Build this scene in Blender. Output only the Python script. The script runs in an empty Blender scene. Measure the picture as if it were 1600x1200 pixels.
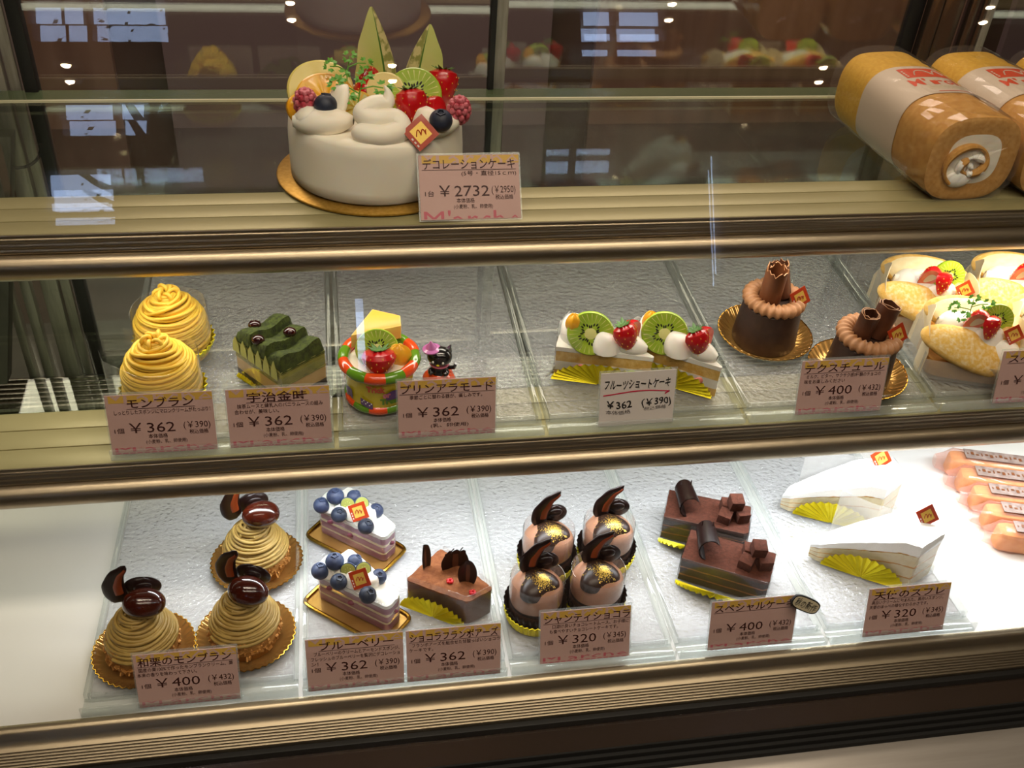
import bpy, bmesh, math, random
from mathutils import Matrix, Vector
random.seed(7)
PI = math.pi
S = bpy.context.scene
COL = S.collection

# ------------------------------------------------------------------ camera, world, light, exposure
cam_data = bpy.data.cameras.new('camera')
cam = bpy.data.objects.new('camera', cam_data)
COL.objects.link(cam)
cam_data.sensor_width = 36.0
cam_data.lens = 36.0 * 1590.0 / 1600.0
cam_data.clip_start = 0.02
S.camera = cam
# world axes seen from the lens (columns: along the case, into the case, up)
AX = Vector((9794, -500, 1590)).normalized()
AY = Vector((-319, -1150, 1590)).normalized()
AY = (AY - AX * AX.dot(AY)).normalized()
AZ = AX.cross(AY)
if AZ.y > 0:
    AZ = -AZ
rgt = Vector((AX.x, AY.x, AZ.x))
dwn = Vector((AX.y, AY.y, AZ.y))
fwd = Vector((AX.z, AY.z, AZ.z))
CAM = Vector((0.0, -0.635, 0.813))
mw = Matrix((rgt, -dwn, -fwd)).transposed().to_4x4()
mw.translation = CAM
cam.matrix_world = mw

w = bpy.data.worlds.new('world'); S.world = w; w.use_nodes = True
w.node_tree.nodes['Background'].inputs[0].default_value = (0.50, 0.66, 1.0, 1)
w.node_tree.nodes['Background'].inputs[1].default_value = 8.0

def area(name, loc, rot, sx, sy, power, col):
    l = bpy.data.lights.new(name, 'AREA'); l.shape = 'RECTANGLE'; l.size = sx; l.size_y = sy
    l.energy = power; l.color = col
    o = bpy.data.objects.new(name, l); o.location = loc; o.rotation_euler = rot; COL.objects.link(o)
    return o
WARM = (1.0, 0.86, 0.66); COOL = (0.93, 0.97, 1.0)
# strip lamps behind the front rails of the shelves, and the shop's own ceiling lamps
area('lower_strip_lamp', (0.45, 0.165, 0.158), (math.radians(-14), 0, 0), 1.25, 0.02, 2.45, COOL)
area('lower_strip_lamp_bright', (0.66, 0.17, 0.158), (math.radians(-10), 0, 0), 0.40, 0.02, .42, COOL)
area('middle_strip_lamp', (0.22, 0.225, 0.35), (math.radians(-16), 0, 0), 1.1, 0.02, .85, (1, 0.92, 0.78))
area('middle_strip_lamp_bright', (0.78, 0.225, 0.35), (math.radians(-12), 0, 0), 0.26, 0.02, .45, (1, 0.86, 0.62))
area('ceiling_lamp_front', (0.2, -1.3, 1.98), (math.radians(16), 0, 0), 2.4, 0.5, 19, WARM)
area('ceiling_lamp_case', (0.2, -0.45, 1.98), (math.radians(12), 0, 0), 1.8, 0.25, 22, WARM)
area('ceiling_lamp_kitchen', (0.2, 1.8, 1.98), (0, 0, 0), 2.5, 0.6, 48, (1, .82, .70))

vs = S.view_settings
vs.view_transform = 'Standard'; vs.look = 'None'; vs.exposure = 0.0; vs.gamma = 1.0
vs.use_curve_mapping = False
S.cycles.max_bounces = 10; S.cycles.transparent_max_bounces = 40
S.cycles.transmission_bounces = 10; S.cycles.glossy_bounces = 6; S.cycles.diffuse_bounces = 3
S.cycles.caustics_reflective = False; S.cycles.caustics_refractive = False
S.cycles.sample_clamp_indirect = 6.0
S.cycles.use_denoising = True

# ------------------------------------------------------------------ materials
def lin(h):
    h = h.lstrip('#'); r = []
    for i in (0, 2, 4):
        c = int(h[i:i + 2], 16) / 255
        r.append(c / 12.92 if c < .04045 else ((c + .055) / 1.055) ** 2.4)
    return (r[0], r[1], r[2], 1)

MATS = {}
def nodes(name):
    m = bpy.data.materials.new(name); m.use_nodes = True
    nt = m.node_tree
    return m, nt, nt.nodes['Principled BSDF'], nt.nodes['Material Output']

def N(nt, t, **kw):
    n = nt.nodes.new(t)
    for k, v in kw.items():
        if k.startswith('i_'):
            n.inputs[k[2:].replace('_', ' ')].default_value = v
        else:
            setattr(n, k, v)
    return n

def P(name, c, rough=.5, metal=0, c2=None, vs=60., bump=0, bs=120., sss=0, coat=0, stretch=None, spec=.5, detail=3., lo=.35, hi=.65, bdist=.001):
    m, nt, b, out = nodes(name)
    b.inputs['Base Color'].default_value = lin(c)
    b.inputs['Roughness'].default_value = rough
    b.inputs['Metallic'].default_value = metal
    b.inputs['Specular IOR Level'].default_value = spec
    if sss:
        b.inputs['Subsurface Weight'].default_value = sss
        b.inputs['Subsurface Radius'].default_value = (1, .6, .4)
        b.inputs['Subsurface Scale'].default_value = .003
    if coat:
        b.inputs['Coat Weight'].default_value = coat
        b.inputs['Coat Roughness'].default_value = .05
    if c2 or bump:
        tc = N(nt, 'ShaderNodeTexCoord'); mp = N(nt, 'ShaderNodeMapping')
        nt.links.new(tc.outputs['Object'], mp.inputs['Vector'])
        if stretch: mp.inputs['Scale'].default_value = stretch
    if c2:
        no = N(nt, 'ShaderNodeTexNoise', i_Scale=vs, i_Detail=detail)
        nt.links.new(mp.outputs[0], no.inputs['Vector'])
        r = N(nt, 'ShaderNodeValToRGB')
        r.color_ramp.elements[0].position = lo; r.color_ramp.elements[0].color = lin(c)
        r.color_ramp.elements[1].position = hi; r.color_ramp.elements[1].color = lin(c2)
        nt.links.new(no.outputs['Fac'], r.inputs[0]); nt.links.new(r.outputs[0], b.inputs['Base Color'])
    if bump:
        n2 = N(nt, 'ShaderNodeTexNoise', i_Scale=bs, i_Detail=4.)
        nt.links.new(mp.outputs[0], n2.inputs['Vector'])
        bp = N(nt, 'ShaderNodeBump', i_Strength=bump, i_Distance=bdist)
        nt.links.new(n2.outputs['Fac'], bp.inputs['Height']); nt.links.new(bp.outputs[0], b.inputs['Normal'])
    MATS[name] = m
    return m

def PANE(name, tint=(1, 1, 1), ior=1.5, haze=0.0, hazecol=(1, 1, 1), rough=0.0, bump=0, bs=200., gain=1.0, bdist=.001):
    """thin clear sheet: see-through, mirror by Fresnel, an optional milky share"""
    m, nt, b, out = nodes(name); nt.nodes.remove(b)
    tr = N(nt, 'ShaderNodeBsdfTransparent'); tr.inputs[0].default_value = (*tint, 1)
    gl = N(nt, 'ShaderNodeBsdfGlossy'); gl.inputs['Roughness'].default_value = rough
    fr = N(nt, 'ShaderNodeFresnel')
    ge = N(nt, 'ShaderNodeNewGeometry'); mr = N(nt, 'ShaderNodeMapRange')   # same mirror share from both faces of the sheet
    mr.inputs['To Min'].default_value = ior; mr.inputs['To Max'].default_value = 1 / ior
    nt.links.new(ge.outputs['Backfacing'], mr.inputs['Value']); nt.links.new(mr.outputs[0], fr.inputs['IOR'])
    mx = N(nt, 'ShaderNodeMixShader')
    base = tr
    if haze:
        df = N(nt, 'ShaderNodeBsdfDiffuse'); df.inputs[0].default_value = (*hazecol, 1)
        tl = N(nt, 'ShaderNodeBsdfTranslucent'); tl.inputs[0].default_value = (*hazecol, 1)
        dm = N(nt, 'ShaderNodeMixShader'); dm.inputs[0].default_value = .35
        nt.links.new(df.outputs[0], dm.inputs[1]); nt.links.new(tl.outputs[0], dm.inputs[2])
        hm = N(nt, 'ShaderNodeMixShader'); hm.inputs[0].default_value = haze
        nt.links.new(tr.outputs[0], hm.inputs[1]); nt.links.new(dm.outputs[0], hm.inputs[2])
        base = hm
    if bump:
        tc = N(nt, 'ShaderNodeTexCoord')
        n2 = N(nt, 'ShaderNodeTexNoise', i_Scale=bs, i_Detail=2.)
        nt.links.new(tc.outputs['Object'], n2.inputs['Vector'])
        bp = N(nt, 'ShaderNodeBump', i_Strength=bump, i_Distance=bdist)
        nt.links.new(n2.outputs['Fac'], bp.inputs['Height'])
        nt.links.new(bp.outputs[0], gl.inputs['Normal']); nt.links.new(bp.outputs[0], fr.inputs['Normal'])
        if haze: nt.links.new(bp.outputs[0], df.inputs['Normal'])
    nt.links.new(fr.outputs[0], mx.inputs[0])
    nt.links.new(base.outputs[0], mx.inputs[1]); nt.links.new(gl.outputs[0], mx.inputs[2])
    nt.links.new(mx.outputs[0], out.inputs[0])
    MATS[name] = m
    return m

def EMIT(name, c, s):
    m, nt, b, out = nodes(name); nt.nodes.remove(b)
    e = N(nt, 'ShaderNodeEmission'); e.inputs[0].default_value = lin(c); e.inputs[1].default_value = s
    nt.links.new(e.outputs[0], out.inputs[0]); MATS[name] = m

# case
P('champagne', '#a4967f', .34, 1, c2='#9f917a', vs=3)
P('champagne_pale', '#d6cfae', .4, .2)
P('cream_ledge', '#a29a6e', .42, .3, c2='#9e966b', vs=2)
P('steel', '#8e8a80', .32, 1, c2='#76736b', vs=6, stretch=(40, 40, 2))
P('steel_bright', '#aea69f', .34, .6, c2='#a69e96', vs=5, stretch=(2, 30, 30))
P('steel_dark', '#56544c', .45, .5, c2='#4a4842', vs=9)
P('door_frame', '#a39d92', .38, .45, c2='#918b80', vs=9, stretch=(30, 30, 2))
P('black_rubber', '#0c0b0a', .55)
P('bronze_dark', '#6e5d52', .22, .8)
P('white_deck', '#eceae8', .35, 0, c2='#e8e6e4', vs=3)
P('slot_black', '#0a0a0a', .7)
PANE('front_pane', ior=1.36)
PANE('rear_pane', ior=1.95)
PANE('shelf_pane', tint=(.90, .95, .88), ior=1.45)
P('glass_edge', '#4e5a40', .12, 0, spec=.8)
PANE('acrylic', tint=(.97, .985, .98), ior=1.45, haze=.12, hazecol=(.9, .95, .94))
PANE('acrylic_pebble', tint=(.96, .965, .97), ior=1.55, haze=.20, hazecol=(.90, .92, .96), rough=.16, bump=1.0, bs=210., bdist=.004)
EMIT('tube_glow', '#fff4e0', 3.0)
EMIT('spot_glow', '#ffe2b4', 190.0)
# room
P('brown_wall', '#4a3428', .7, c2='#3d2a20', vs=3)
P('brown_panel', '#7d6150', .5, c2='#6b4f40', vs=2.5, stretch=(8, 8, 1))
P('plum_panel', '#6e5c5c', .5)
P('floor_tile', '#4d443d', .45, c2='#5d5249', vs=4)
P('ceiling_paint', '#8a7a66', .8)
P('bark', '#3a2c20', .9, c2='#241a12', vs=30)
P('leaf_dark', '#2f4021', .6)
# paper, print
P('card_pink', '#c8a59c', .6, c2='#c4a098', vs=20)
P('card_yellow', '#d2a84a', .55)
P('card_rose', '#c4606e', .55)
P('card_white', '#ddd3cc', .55)
P('ink_brown', '#3a1412', .6)
P('ink_black', '#120e0e', .6)
P('ink_gray', '#4a4442', .6)
P('ink_red', '#c81e46', .55)
P('tag_cream', '#c9bd9e', .5)
P('logo_red', '#b23a18', .3, coat=.5)
P('logo_orange', '#e8501e', .5)
P('logo_gold', '#e9c25a', .3, .3)
P('band_paper', '#e2cdb4', .6)
# food
P('cream', '#fbf3e2', .45, sss=.25, c2='#f8eeda', vs=40, bump=.03, bs=120)
P('cream_white', '#f7f3ea', .45, sss=.25, bump=.12, bs=300)
P('sugar_white', '#fbfaf6', .7, bump=.5, bs=500)
P('noodle_yellow', '#f3c94a', .45, sss=.2, c2='#efc040', vs=90)
P('noodle_chestnut', '#b3954f', .5, sss=.1, c2='#a38443', vs=90)
P('sponge_dusted', '#e3b75a', .8, c2='#f3e3ba', vs=260, bump=.5, bs=420, lo=.42, hi=.8)
P('sponge', '#eec97c', .8, c2='#e0b055', vs=160, bump=.6, bs=420)
P('sponge_pale', '#f1e3bd', .8, c2='#e9d8aa', vs=160, bump=.5, bs=420)
P('sponge_skin', '#dba350', .7, c2='#cd9140', vs=120, bump=.4, bs=300)
P('roll_yellow', '#e9b53a', .75, c2='#dfa82e', vs=260, bump=.5, bs=420)
P('roll_brown', '#cf9c55', .8, c2='#bd873f', vs=200, bump=.5, bs=420)
P('choc_glaze', '#2b1a12', .38, c2='#341f15', vs=60)
P('choc_matte', '#3a241a', .5, c2='#301c14', vs=120, bump=.2, bs=300)
P('choc_dark', '#1d0d0a', .3)
P('choc_mid', '#5c3421', .42, c2='#4a2818', vs=70)
P('choc_milk', '#7d4a2a', .42, c2='#6a3c20', vs=60)
P('choc_orange', '#8a3a18', .35)
P('mocha', '#b5835a', .5, sss=.1, c2='#ab784f', vs=90)
P('mocha_pink', '#b98a6e', .45, sss=.15, c2='#ad7c60', vs=60)
P('mousse_brown', '#6d4630', .5, c2='#5d3a27', vs=70)
P('cocoa', '#592c1b', .95, c2='#47200f', vs=300, bump=.6, bs=600)
P('cocoa_light', '#8d5631', .95, c2='#7a4526', vs=260, bump=.6, bs=600)
P('choc_sponge', '#33190f', .85, c2='#251009', vs=200, bump=.6, bs=400)
P('choc_stripe', '#95582b', .6)
P('matcha_dust', '#29330f', .95, c2='#434f16', vs=220, bump=.6, bs=600)
P('matcha_mousse', '#a3a257', .55, c2='#8f8f4a', vs=120, sss=.1)
P('matcha_light', '#b9bd6a', .5)
P('vanilla_mousse', '#ecc98a', .5, sss=.15, c2='#e5bf7c', vs=80)
P('berry_cream', '#b98a96', .5, c2='#94566a', vs=28, sss=.1, stretch=(1, 1, 3), lo=.4, hi=.6)
P('berry_jam', '#7e3a4c', .35)
P('blueberry', '#2a3350', .5, c2='#4a5776', vs=70)
P('blueberry_dark', '#181d2c', .5, c2='#2b3448', vs=80)
P('blueberry_flesh', '#a9ae5a', .35, sss=.2)
P('strawberry', '#c9141a', .25, c2='#b30e14', vs=40, coat=.3, bump=.3, bs=260)
P('strawberry_flesh', '#e8695a', .35, c2='#f0a090', vs=80)
P('leaf_green', '#4e7a28', .5, c2='#3d6a20', vs=80)
P('chervil', '#62a236', .5)
P('kiwi_green', '#8fae24', .3, c2='#a9c23a', vs=70, sss=.15, coat=.2)
P('kiwi_core', '#dbd98a', .35)
P('seed_black', '#15110c', .4)
P('orange_fruit', '#f0a818', .3, c2='#f5bd3a', vs=90, sss=.2, coat=.3)
P('pineapple', '#efc23e', .35, c2='#e9b32c', vs=90, sss=.2)
P('peach_pale', '#e6da8c', .3, c2='#dcc968', vs=40, sss=.25, coat=.2)
P('banana', '#f0dd9a', .4, sss=.2)
P('melon_flesh', '#b9c36a', .3, c2='#d6cf8e', vs=20, sss=.2, coat=.2)
P('melon_rind', '#8a8a45', .7, c2='#c9bb80', vs=130, bump=.8, bs=150, lo=.45, hi=.55)
P('raspberry', '#b03040', .5, c2='#d9808a', vs=140)
P('red_bean', '#2a0809', .12, coat=.8)
P('chestnut_glazed', '#2a0d08', .15, coat=.6, c2='#451609', vs=45)
P('gold_dust', '#2e1a12', .4, c2='#e6bf52', vs=1500, detail=1., lo=.47, hi=.53)
P('gold_flake', '#e0b850', .35, .6)
P('crumb', '#a9702f', .8, c2='#c48b44', vs=160)
P('tart', '#c1842f', .7, c2='#a86d26', vs=90)
P('biscuit', '#dba35c', .75, c2='#cf9048', vs=120, bump=.4, bs=300)
P('cheese_cake', '#f2cc6e', .55, sss=.2)
P('cheese_top', '#f0a83a', .4)
P('paper_brown', '#33211a', .8)
P('gold_foil', '#c8983a', .22, 1, c2='#b98a30', vs=30)
P('gold_board', '#b98f3c', .38, .9, c2='#caa04e', vs=260)
P('gold_clear', '#c79a58', .2, .65, c2='#bd8e4c', vs=40)
P('yellow_foil', '#ecdc22', .32, .7, c2='#dfce18', vs=60)
P('silver_foil', '#c9c9c4', .25, 1)
PANE('film', tint=(.98, .98, .98), ior=1.4, haze=.025, hazecol=(1, 1, 1), rough=.06)
PANE('film_milky', tint=(.95, .95, .95), ior=1.4, haze=.22, hazecol=(1, .99, .96), rough=.15)
PANE('film_pink', tint=(1., .90, .87), ior=1.4, haze=.20, hazecol=(.98, .60, .52), rough=.2)
P('parchment', '#efe0bf', .6)
P('label_gray', '#9a8880', .5, c2='#7d6a62', vs=140)
P('pot_yellow', '#e9d22c', .15, coat=.6)
P('pot_orange', '#e8501e', .15, coat=.6)
P('pot_green', '#5f8f1e', .15, coat=.6)
P('pot_purple', '#6b4a8c', .2, coat=.6)
P('pot_pink', '#e47a96', .2, coat=.6)
P('cat_black', '#0d0c0d', .2, coat=.7)
P('hat_pink', '#b86aa6', .25, coat=.5)
P('dot_white', '#f5f2ea', .4)

# ------------------------------------------------------------------ mesh helpers
def TM(loc=(0, 0, 0), rx=0, ry=0, rz=0, s=1):
    m = Matrix.Translation(loc) @ Matrix.Rotation(rz, 4, 'Z') @ Matrix.Rotation(ry, 4, 'Y') @ Matrix.Rotation(rx, 4, 'X')
    if isinstance(s, (tuple, list)):
        return m @ Matrix.Diagonal((*s, 1))
    return m @ Matrix.Scale(s, 4)

class MB:
    def __init__(self): self.v = []; self.f = []; self.m = []
    def add(self, vs_, fs, m=0, T=None):
        b = len(self.v)
        self.v += [tuple(T @ Vector(p)) for p in vs_] if T else [tuple(p) for p in vs_]
        for k, f in enumerate(fs):
            self.f.append(tuple(i + b for i in f)); self.m.append(m[k] if isinstance(m, list) else m)
        return self
    def box(self, c, s, m=0, T=None):
        x, y, z = c; a, b, d = s[0] / 2, s[1] / 2, s[2] / 2
        vs_ = [(x + i * a, y + j * b, z + k * d) for k in (-1, 1) for j in (-1, 1) for i in (-1, 1)]
        return self.add(vs_, [(0, 2, 3, 1), (4, 5, 7, 6), (0, 1, 5, 4), (2, 6, 7, 3), (0, 4, 6, 2), (1, 3, 7, 5)], m, T)
    def grid(self, fn, nu, nv, m=0, T=None, cu=False, cv=False, mf=None):
        """fn(u, v), u and v in 0..1"""
        vs_ = []
        for j in range(nv + (0 if cv else 1)):
            for i in range(nu + (0 if cu else 1)):
                vs_.append(fn(i / nu, j / nv))
        ru = nu if cu else nu + 1; rv = nv if cv else nv + 1
        fs = []; ms = []
        for j in range(nv):
            for i in range(nu):
                fs.append((j * ru + i, j * ru + (i + 1) % ru, ((j + 1) % rv) * ru + (i + 1) % ru, ((j + 1) % rv) * ru + i))
                ms.append(mf((i + .5) / nu, (j + .5) / nv) if mf else m)
        return self.add(vs_, fs, ms, T)
    def lathe(self, prof, n=32, m=0, T=None, mod=None, caps=(True, True), mf=None):
        vs_ = []
        for j, (r, z) in enumerate(prof):
            for i in range(n):
                a = 2 * PI * i / n; rr, zz = (mod(a, r, z, j) if mod else (r, z))
                vs_.append((rr * math.cos(a), rr * math.sin(a), zz))
        fs = []; ms = []
        for j in range(len(prof) - 1):
            for i in range(n):
                fs.append((j * n + i, j * n + (i + 1) % n, (j + 1) * n + (i + 1) % n, (j + 1) * n + i))
                ms.append(mf(i / n, j) if mf else m)
        if caps[0]: fs.append(tuple(range(n - 1, -1, -1))); ms.append(mf(0, 0) if mf else m)
        if caps[1]: fs.append(tuple((len(prof) - 1) * n + i for i in range(n))); ms.append(mf(0, len(prof) - 2) if mf else m)
        return self.add(vs_, fs, ms, T)
    def tube(self, pts, r, n=8, m=0, T=None, closed=False):
        pts = [Vector(p) for p in pts]; L = len(pts); vs_ = []
        rr = r if isinstance(r, (list, tuple)) else [r] * L
        up = None
        for i, p in enumerate(pts):
            a = pts[(i - 1) % L] if (i > 0 or closed) else p
            b = pts[(i + 1) % L] if (i < L - 1 or closed) else p
            t = (b - a)
            t = t.normalized() if t.length > 1e-9 else Vector((0, 0, 1))
            if up is None:
                up = Vector((0, 0, 1)) if abs(t.z) < .9 else Vector((1, 0, 0))
            x = up.cross(t)
            x = x.normalized() if x.length > 1e-6 else t.orthogonal().normalized()
            up = t.cross(x).normalized()
            for k in range(n):
                q = 2 * PI * k / n
                vs_.append(p + (x * math.cos(q) + up * math.sin(q)) * rr[i])
        fs = []
        for i in range(L - (0 if closed else 1)):
            for k in range(n):
                i2 = (i + 1) % L
                fs.append((i * n + k, i * n + (k + 1) % n, i2 * n + (k + 1) % n, i2 * n + k))
        if not closed:
            fs.append(tuple(range(n - 1, -1, -1))); fs.append(tuple((L - 1) * n + k for k in range(n)))
        return self.add(vs_, fs, m, T)
    def prism(self, poly, z0, z1, m=0, T=None, top=None, inset=0.0):
        n = len(poly)
        if inset:
            cx = sum(p[0] for p in poly) / n; cy = sum(p[1] for p in poly) / n
            poly2 = []
            for x, y in poly:
                d = math.hypot(x - cx, y - cy); k = max(0, (d - inset)) / d if d else 1
                poly2.append((cx + (x - cx) * k, cy + (y - cy) * k))
        else: poly2 = poly
        f0 = z0 if callable(z0) else (lambda x, y: z0)
        f1 = z1 if callable(z1) else (lambda x, y: z1)
        vs_ = [(x, y, f0(x, y)) for x, y in poly] + [(x, y, f1(x, y)) for x, y in poly2]
        fs = [tuple(range(n - 1, -1, -1)), tuple(range(n, 2 * n))] + [(i, (i + 1) % n, n + (i + 1) % n, n + i) for i in range(n)]
        mm = [m] * len(fs)
        if top is not None: mm[1] = top
        return self.add(vs_, fs, mm, T)
    def ell(self, c, r, m=0, nu=16, nv=10, T=None, fn=None):
        r = (r, r, r) if not isinstance(r, (tuple, list)) else r
        def f(u, v):
            a = 2 * PI * u; b = PI * (v - .5)
            k = fn(a, b) if fn else 1
            return (c[0] + r[0] * k * math.cos(b) * math.cos(a), c[1] + r[1] * k * math.cos(b) * math.sin(a), c[2] + r[2] * k * math.sin(b))
        return self.grid(f, nu, nv, m, T, cu=True)
    def sheet(self, path, z0, z1, th=.0003, m=0, T=None, sub=1):
        """upright thin sheet along an open path of (x, y); z0, z1 constants or functions of path share"""
        L = len(path); f0 = z0 if callable(z0) else (lambda t: z0); f1 = z1 if callable(z1) else (lambda t: z1)
        nrm = []
        for i in range(L):
            a = Vector(path[max(i - 1, 0)]); b = Vector(path[min(i + 1, L - 1)]); t = (b - a).normalized()
            nrm.append((t.y, -t.x))
        vs_ = []
        for side in (.5, -.5):
            for i, (x, y) in enumerate(path):
                t = i / (L - 1)
                for z in (f0(t), f1(t)):
                    vs_.append((x + nrm[i][0] * th * side, y + nrm[i][1] * th * side, z))
        fs = []; o = 2 * L
        for i in range(L - 1):
            a, b, c, d = 2 * i, 2 * i + 2, 2 * i + 3, 2 * i + 1
            fs += [(a, b, c, d), (o + a, o + d, o + c, o + b), (d, c, o + c, o + d), (a, o + a, o + b, b)]
        fs += [(0, 1, o + 1, o), (2 * L - 2, o + 2 * L - 2, o + 2 * L - 1, 2 * L - 1)]
        return self.add(vs_, fs, m, T)
    def build(self, name, mats, parent=None, bevel=0, seg=2, ang=35, flat=False):
        me = bpy.data.meshes.new(name)
        me.from_pydata(self.v, [], self.f)
        mats = [mats] if isinstance(mats, str) else mats
        for k in mats: me.materials.append(MATS[k])
        me.polygons.foreach_set('material_index', self.m)
        bm = bmesh.new(); bm.from_mesh(me)
        bmesh.ops.remove_doubles(bm, verts=bm.verts, dist=1e-6)
        bmesh.ops.recalc_face_normals(bm, faces=bm.faces)
        if bevel:
            es = [e for e in bm.edges if len(e.link_faces) == 2 and e.calc_face_angle(0) > math.radians(30)]
            bmesh.ops.bevel(bm, geom=es, offset=bevel, segments=seg, affect='EDGES', profile=.5, clamp_overlap=True)
        bm.to_mesh(me); bm.free()
        if not flat:
            me.polygons.foreach_set('use_smooth', [True] * len(me.polygons))
            me.set_sharp_from_angle(angle=math.radians(ang))
        me.update()
        o = bpy.data.objects.new(name, me); COL.objects.link(o)
        if parent: o.parent = parent
        return o

def tag(o, label, cat, group=None, kind=None):
    o['label'] = label; o['category'] = cat
    if group: o['group'] = group
    if kind: o['kind'] = kind
    return o
def E(name, label, cat, loc, rz=0, group=None, tilt=0):
    o = bpy.data.objects.new(name, None); COL.objects.link(o)
    o.empty_display_size = .02; o.location = loc
    o.rotation_mode = 'XYZ'
    if tilt:
        o.rotation_euler = (Matrix.Rotation(tilt, 3, 'X') @ Matrix.Rotation(rz, 3, 'Z')).to_euler('XYZ')
    else: o.rotation_euler = (0, 0, rz)
    return tag(o, label, cat, group)
def struct(name, mb, mats, **k):
    o = mb.build(name, mats, **k); o['kind'] = 'structure'; return o
def dup(root, loc, rz=0, label=None, group=None, tilt=0, skip=()):
    r = root.copy(); COL.objects.link(r); r.location = loc
    if tilt: r.rotation_euler = (Matrix.Rotation(tilt, 3, 'X') @ Matrix.Rotation(rz, 3, 'Z')).to_euler('XYZ')
    else: r.rotation_euler = (0, 0, rz)
    if label: r['label'] = label
    if group: r['group'] = group
    for ch in list(root.children):
        if ch.name.split('.')[0] in skip: continue
        c = ch.copy(); COL.objects.link(c); c.parent = r
        for g in list(ch.children):
            d = g.copy(); COL.objects.link(d); d.parent = c
    return r

def text(mb, s, x0, x1, y, h, m=0, fn=None, clip=None, align=None, res=2, bold=0):
    """lettering fitted between x0 and x1 with its base at y and an em of h; fn maps (x, y) to 3-D"""
    cu = bpy.data.curves.new('lettering', 'FONT'); cu.body = s; cu.resolution_u = res; cu.offset = bold
    o = bpy.data.objects.new('lettering', cu)
    me = bpy.data.meshes.new_from_object(o)
    bm = bmesh.new(); bm.from_mesh(me)
    if len(bm.verts):
        xs = [v.co.x for v in bm.verts]; a, b = min(xs), max(xs)
        k = (x1 - x0) / (b - a) if b > a else 1
        for v in bm.verts: v.co = Vector((x0 + (v.co.x - a) * k, y + v.co.y * h, 0))
        if clip:
            for co, no in clip:
                bmesh.ops.bisect_plane(bm, geom=bm.verts[:] + bm.edges[:] + bm.faces[:], plane_co=co, plane_no=no, clear_outer=True)
        bm.verts.index_update()
        fn = fn or (lambda x, y: (x, y, 0))
        mb.add([fn(v.co.x, v.co.y) for v in bm.verts], [tuple(v.index for v in f.verts) for f in bm.faces], m)
    bm.free(); bpy.data.objects.remove(o); bpy.data.curves.remove(cu); bpy.data.meshes.remove(me)

def zmid(y): return 0.21 + K * (y - 0.11)
K = 0.0787; TILT = math.atan(K)

# ------------------------------------------------------------------ the shop room
FLOOR = -0.70; CEIL = 2.02
struct('floor', MB().box((.5, -.7, FLOOR - .03), (7.4, 6.8, .06)), 'floor_tile')
struct('ceiling', MB().box((.5, -.7, CEIL + .03), (7.4, 6.8, .06)), 'ceiling_paint')
mb = MB().box((.5, 2.66, .66), (7.4, .08, 2.8), 0)
for x, wd, mm in ((-1.2, 1.1, 1), (.1, 1.2, 2), (1.5, 1.3, 1), (2.9, 1.2, 2)):
    mb.box((x, 2.605, .5), (wd, .03, 1.9), mm)
struct('wall_back', mb, ['brown_wall', 'brown_panel', 'plum_panel'])
struct('wall_left', MB().box((-3.24, -.7, .66), (.08, 6.8, 2.8)), 'brown_wall')
struct('wall_right', MB().box((4.24, -.7, .66), (.08, 6.8, 2.8)), 'brown_wall')
# street side wall with its openings: (x0, x1, z0, z1)
OPEN = [(-1.26, -.66, 1.76, 1.95), (-1.16, -.76, 1.36, 1.50), (-1.24, -.92, .98, 1.2), (1.12, 1.56, 1.70, 1.96), (1.70, 1.80, .62, 1.24), (.03, .115, .30, .62)]
xs = sorted({-3.2, 4.2} | {v for o in OPEN for v in o[:2]}); zs = sorted({FLOOR, CEIL} | {v for o in OPEN for v in o[2:]})
mb = MB()
for i in range(len(xs) - 1):
    for j in range(len(zs) - 1):
        cx, cz = (xs[i] + xs[i + 1]) / 2, (zs[j] + zs[j + 1]) / 2
        if any(o[0] < cx < o[1] and o[2] < cz < o[3] for o in OPEN): continue
        mb.box((cx, -3.66, cz), (xs[i + 1] - xs[i], .1, zs[j + 1] - zs[j]))
struct('wall_front', mb, 'brown_wall')
for k, o in enumerate(OPEN):
    fr = MB()
    for xx in (o[0] + .012, o[1] - .012): fr.box((xx, -3.66, (o[2] + o[3]) / 2), (.024, .12, o[3] - o[2]))
    for zz in (o[2] + .012, o[3] - .012): fr.box(((o[0] + o[1]) / 2, -3.66, zz), (o[1] - o[0], .12, .024))
    if k in (0, 1, 3): fr.box((o[0] + (o[1] - o[0]) * (.62 if k == 1 else .42), -3.66, (o[2] + o[3]) / 2), (.02, .10, o[3] - o[2]))
    if k in (2, 3, 5): fr.box(((o[0] + o[1]) / 2, -3.66, o[2] + (o[3] - o[2]) * .35), (o[1] - o[0], .08, .012))
    struct('window_%d' % (k + 1), fr, 'brown_wall')
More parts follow.
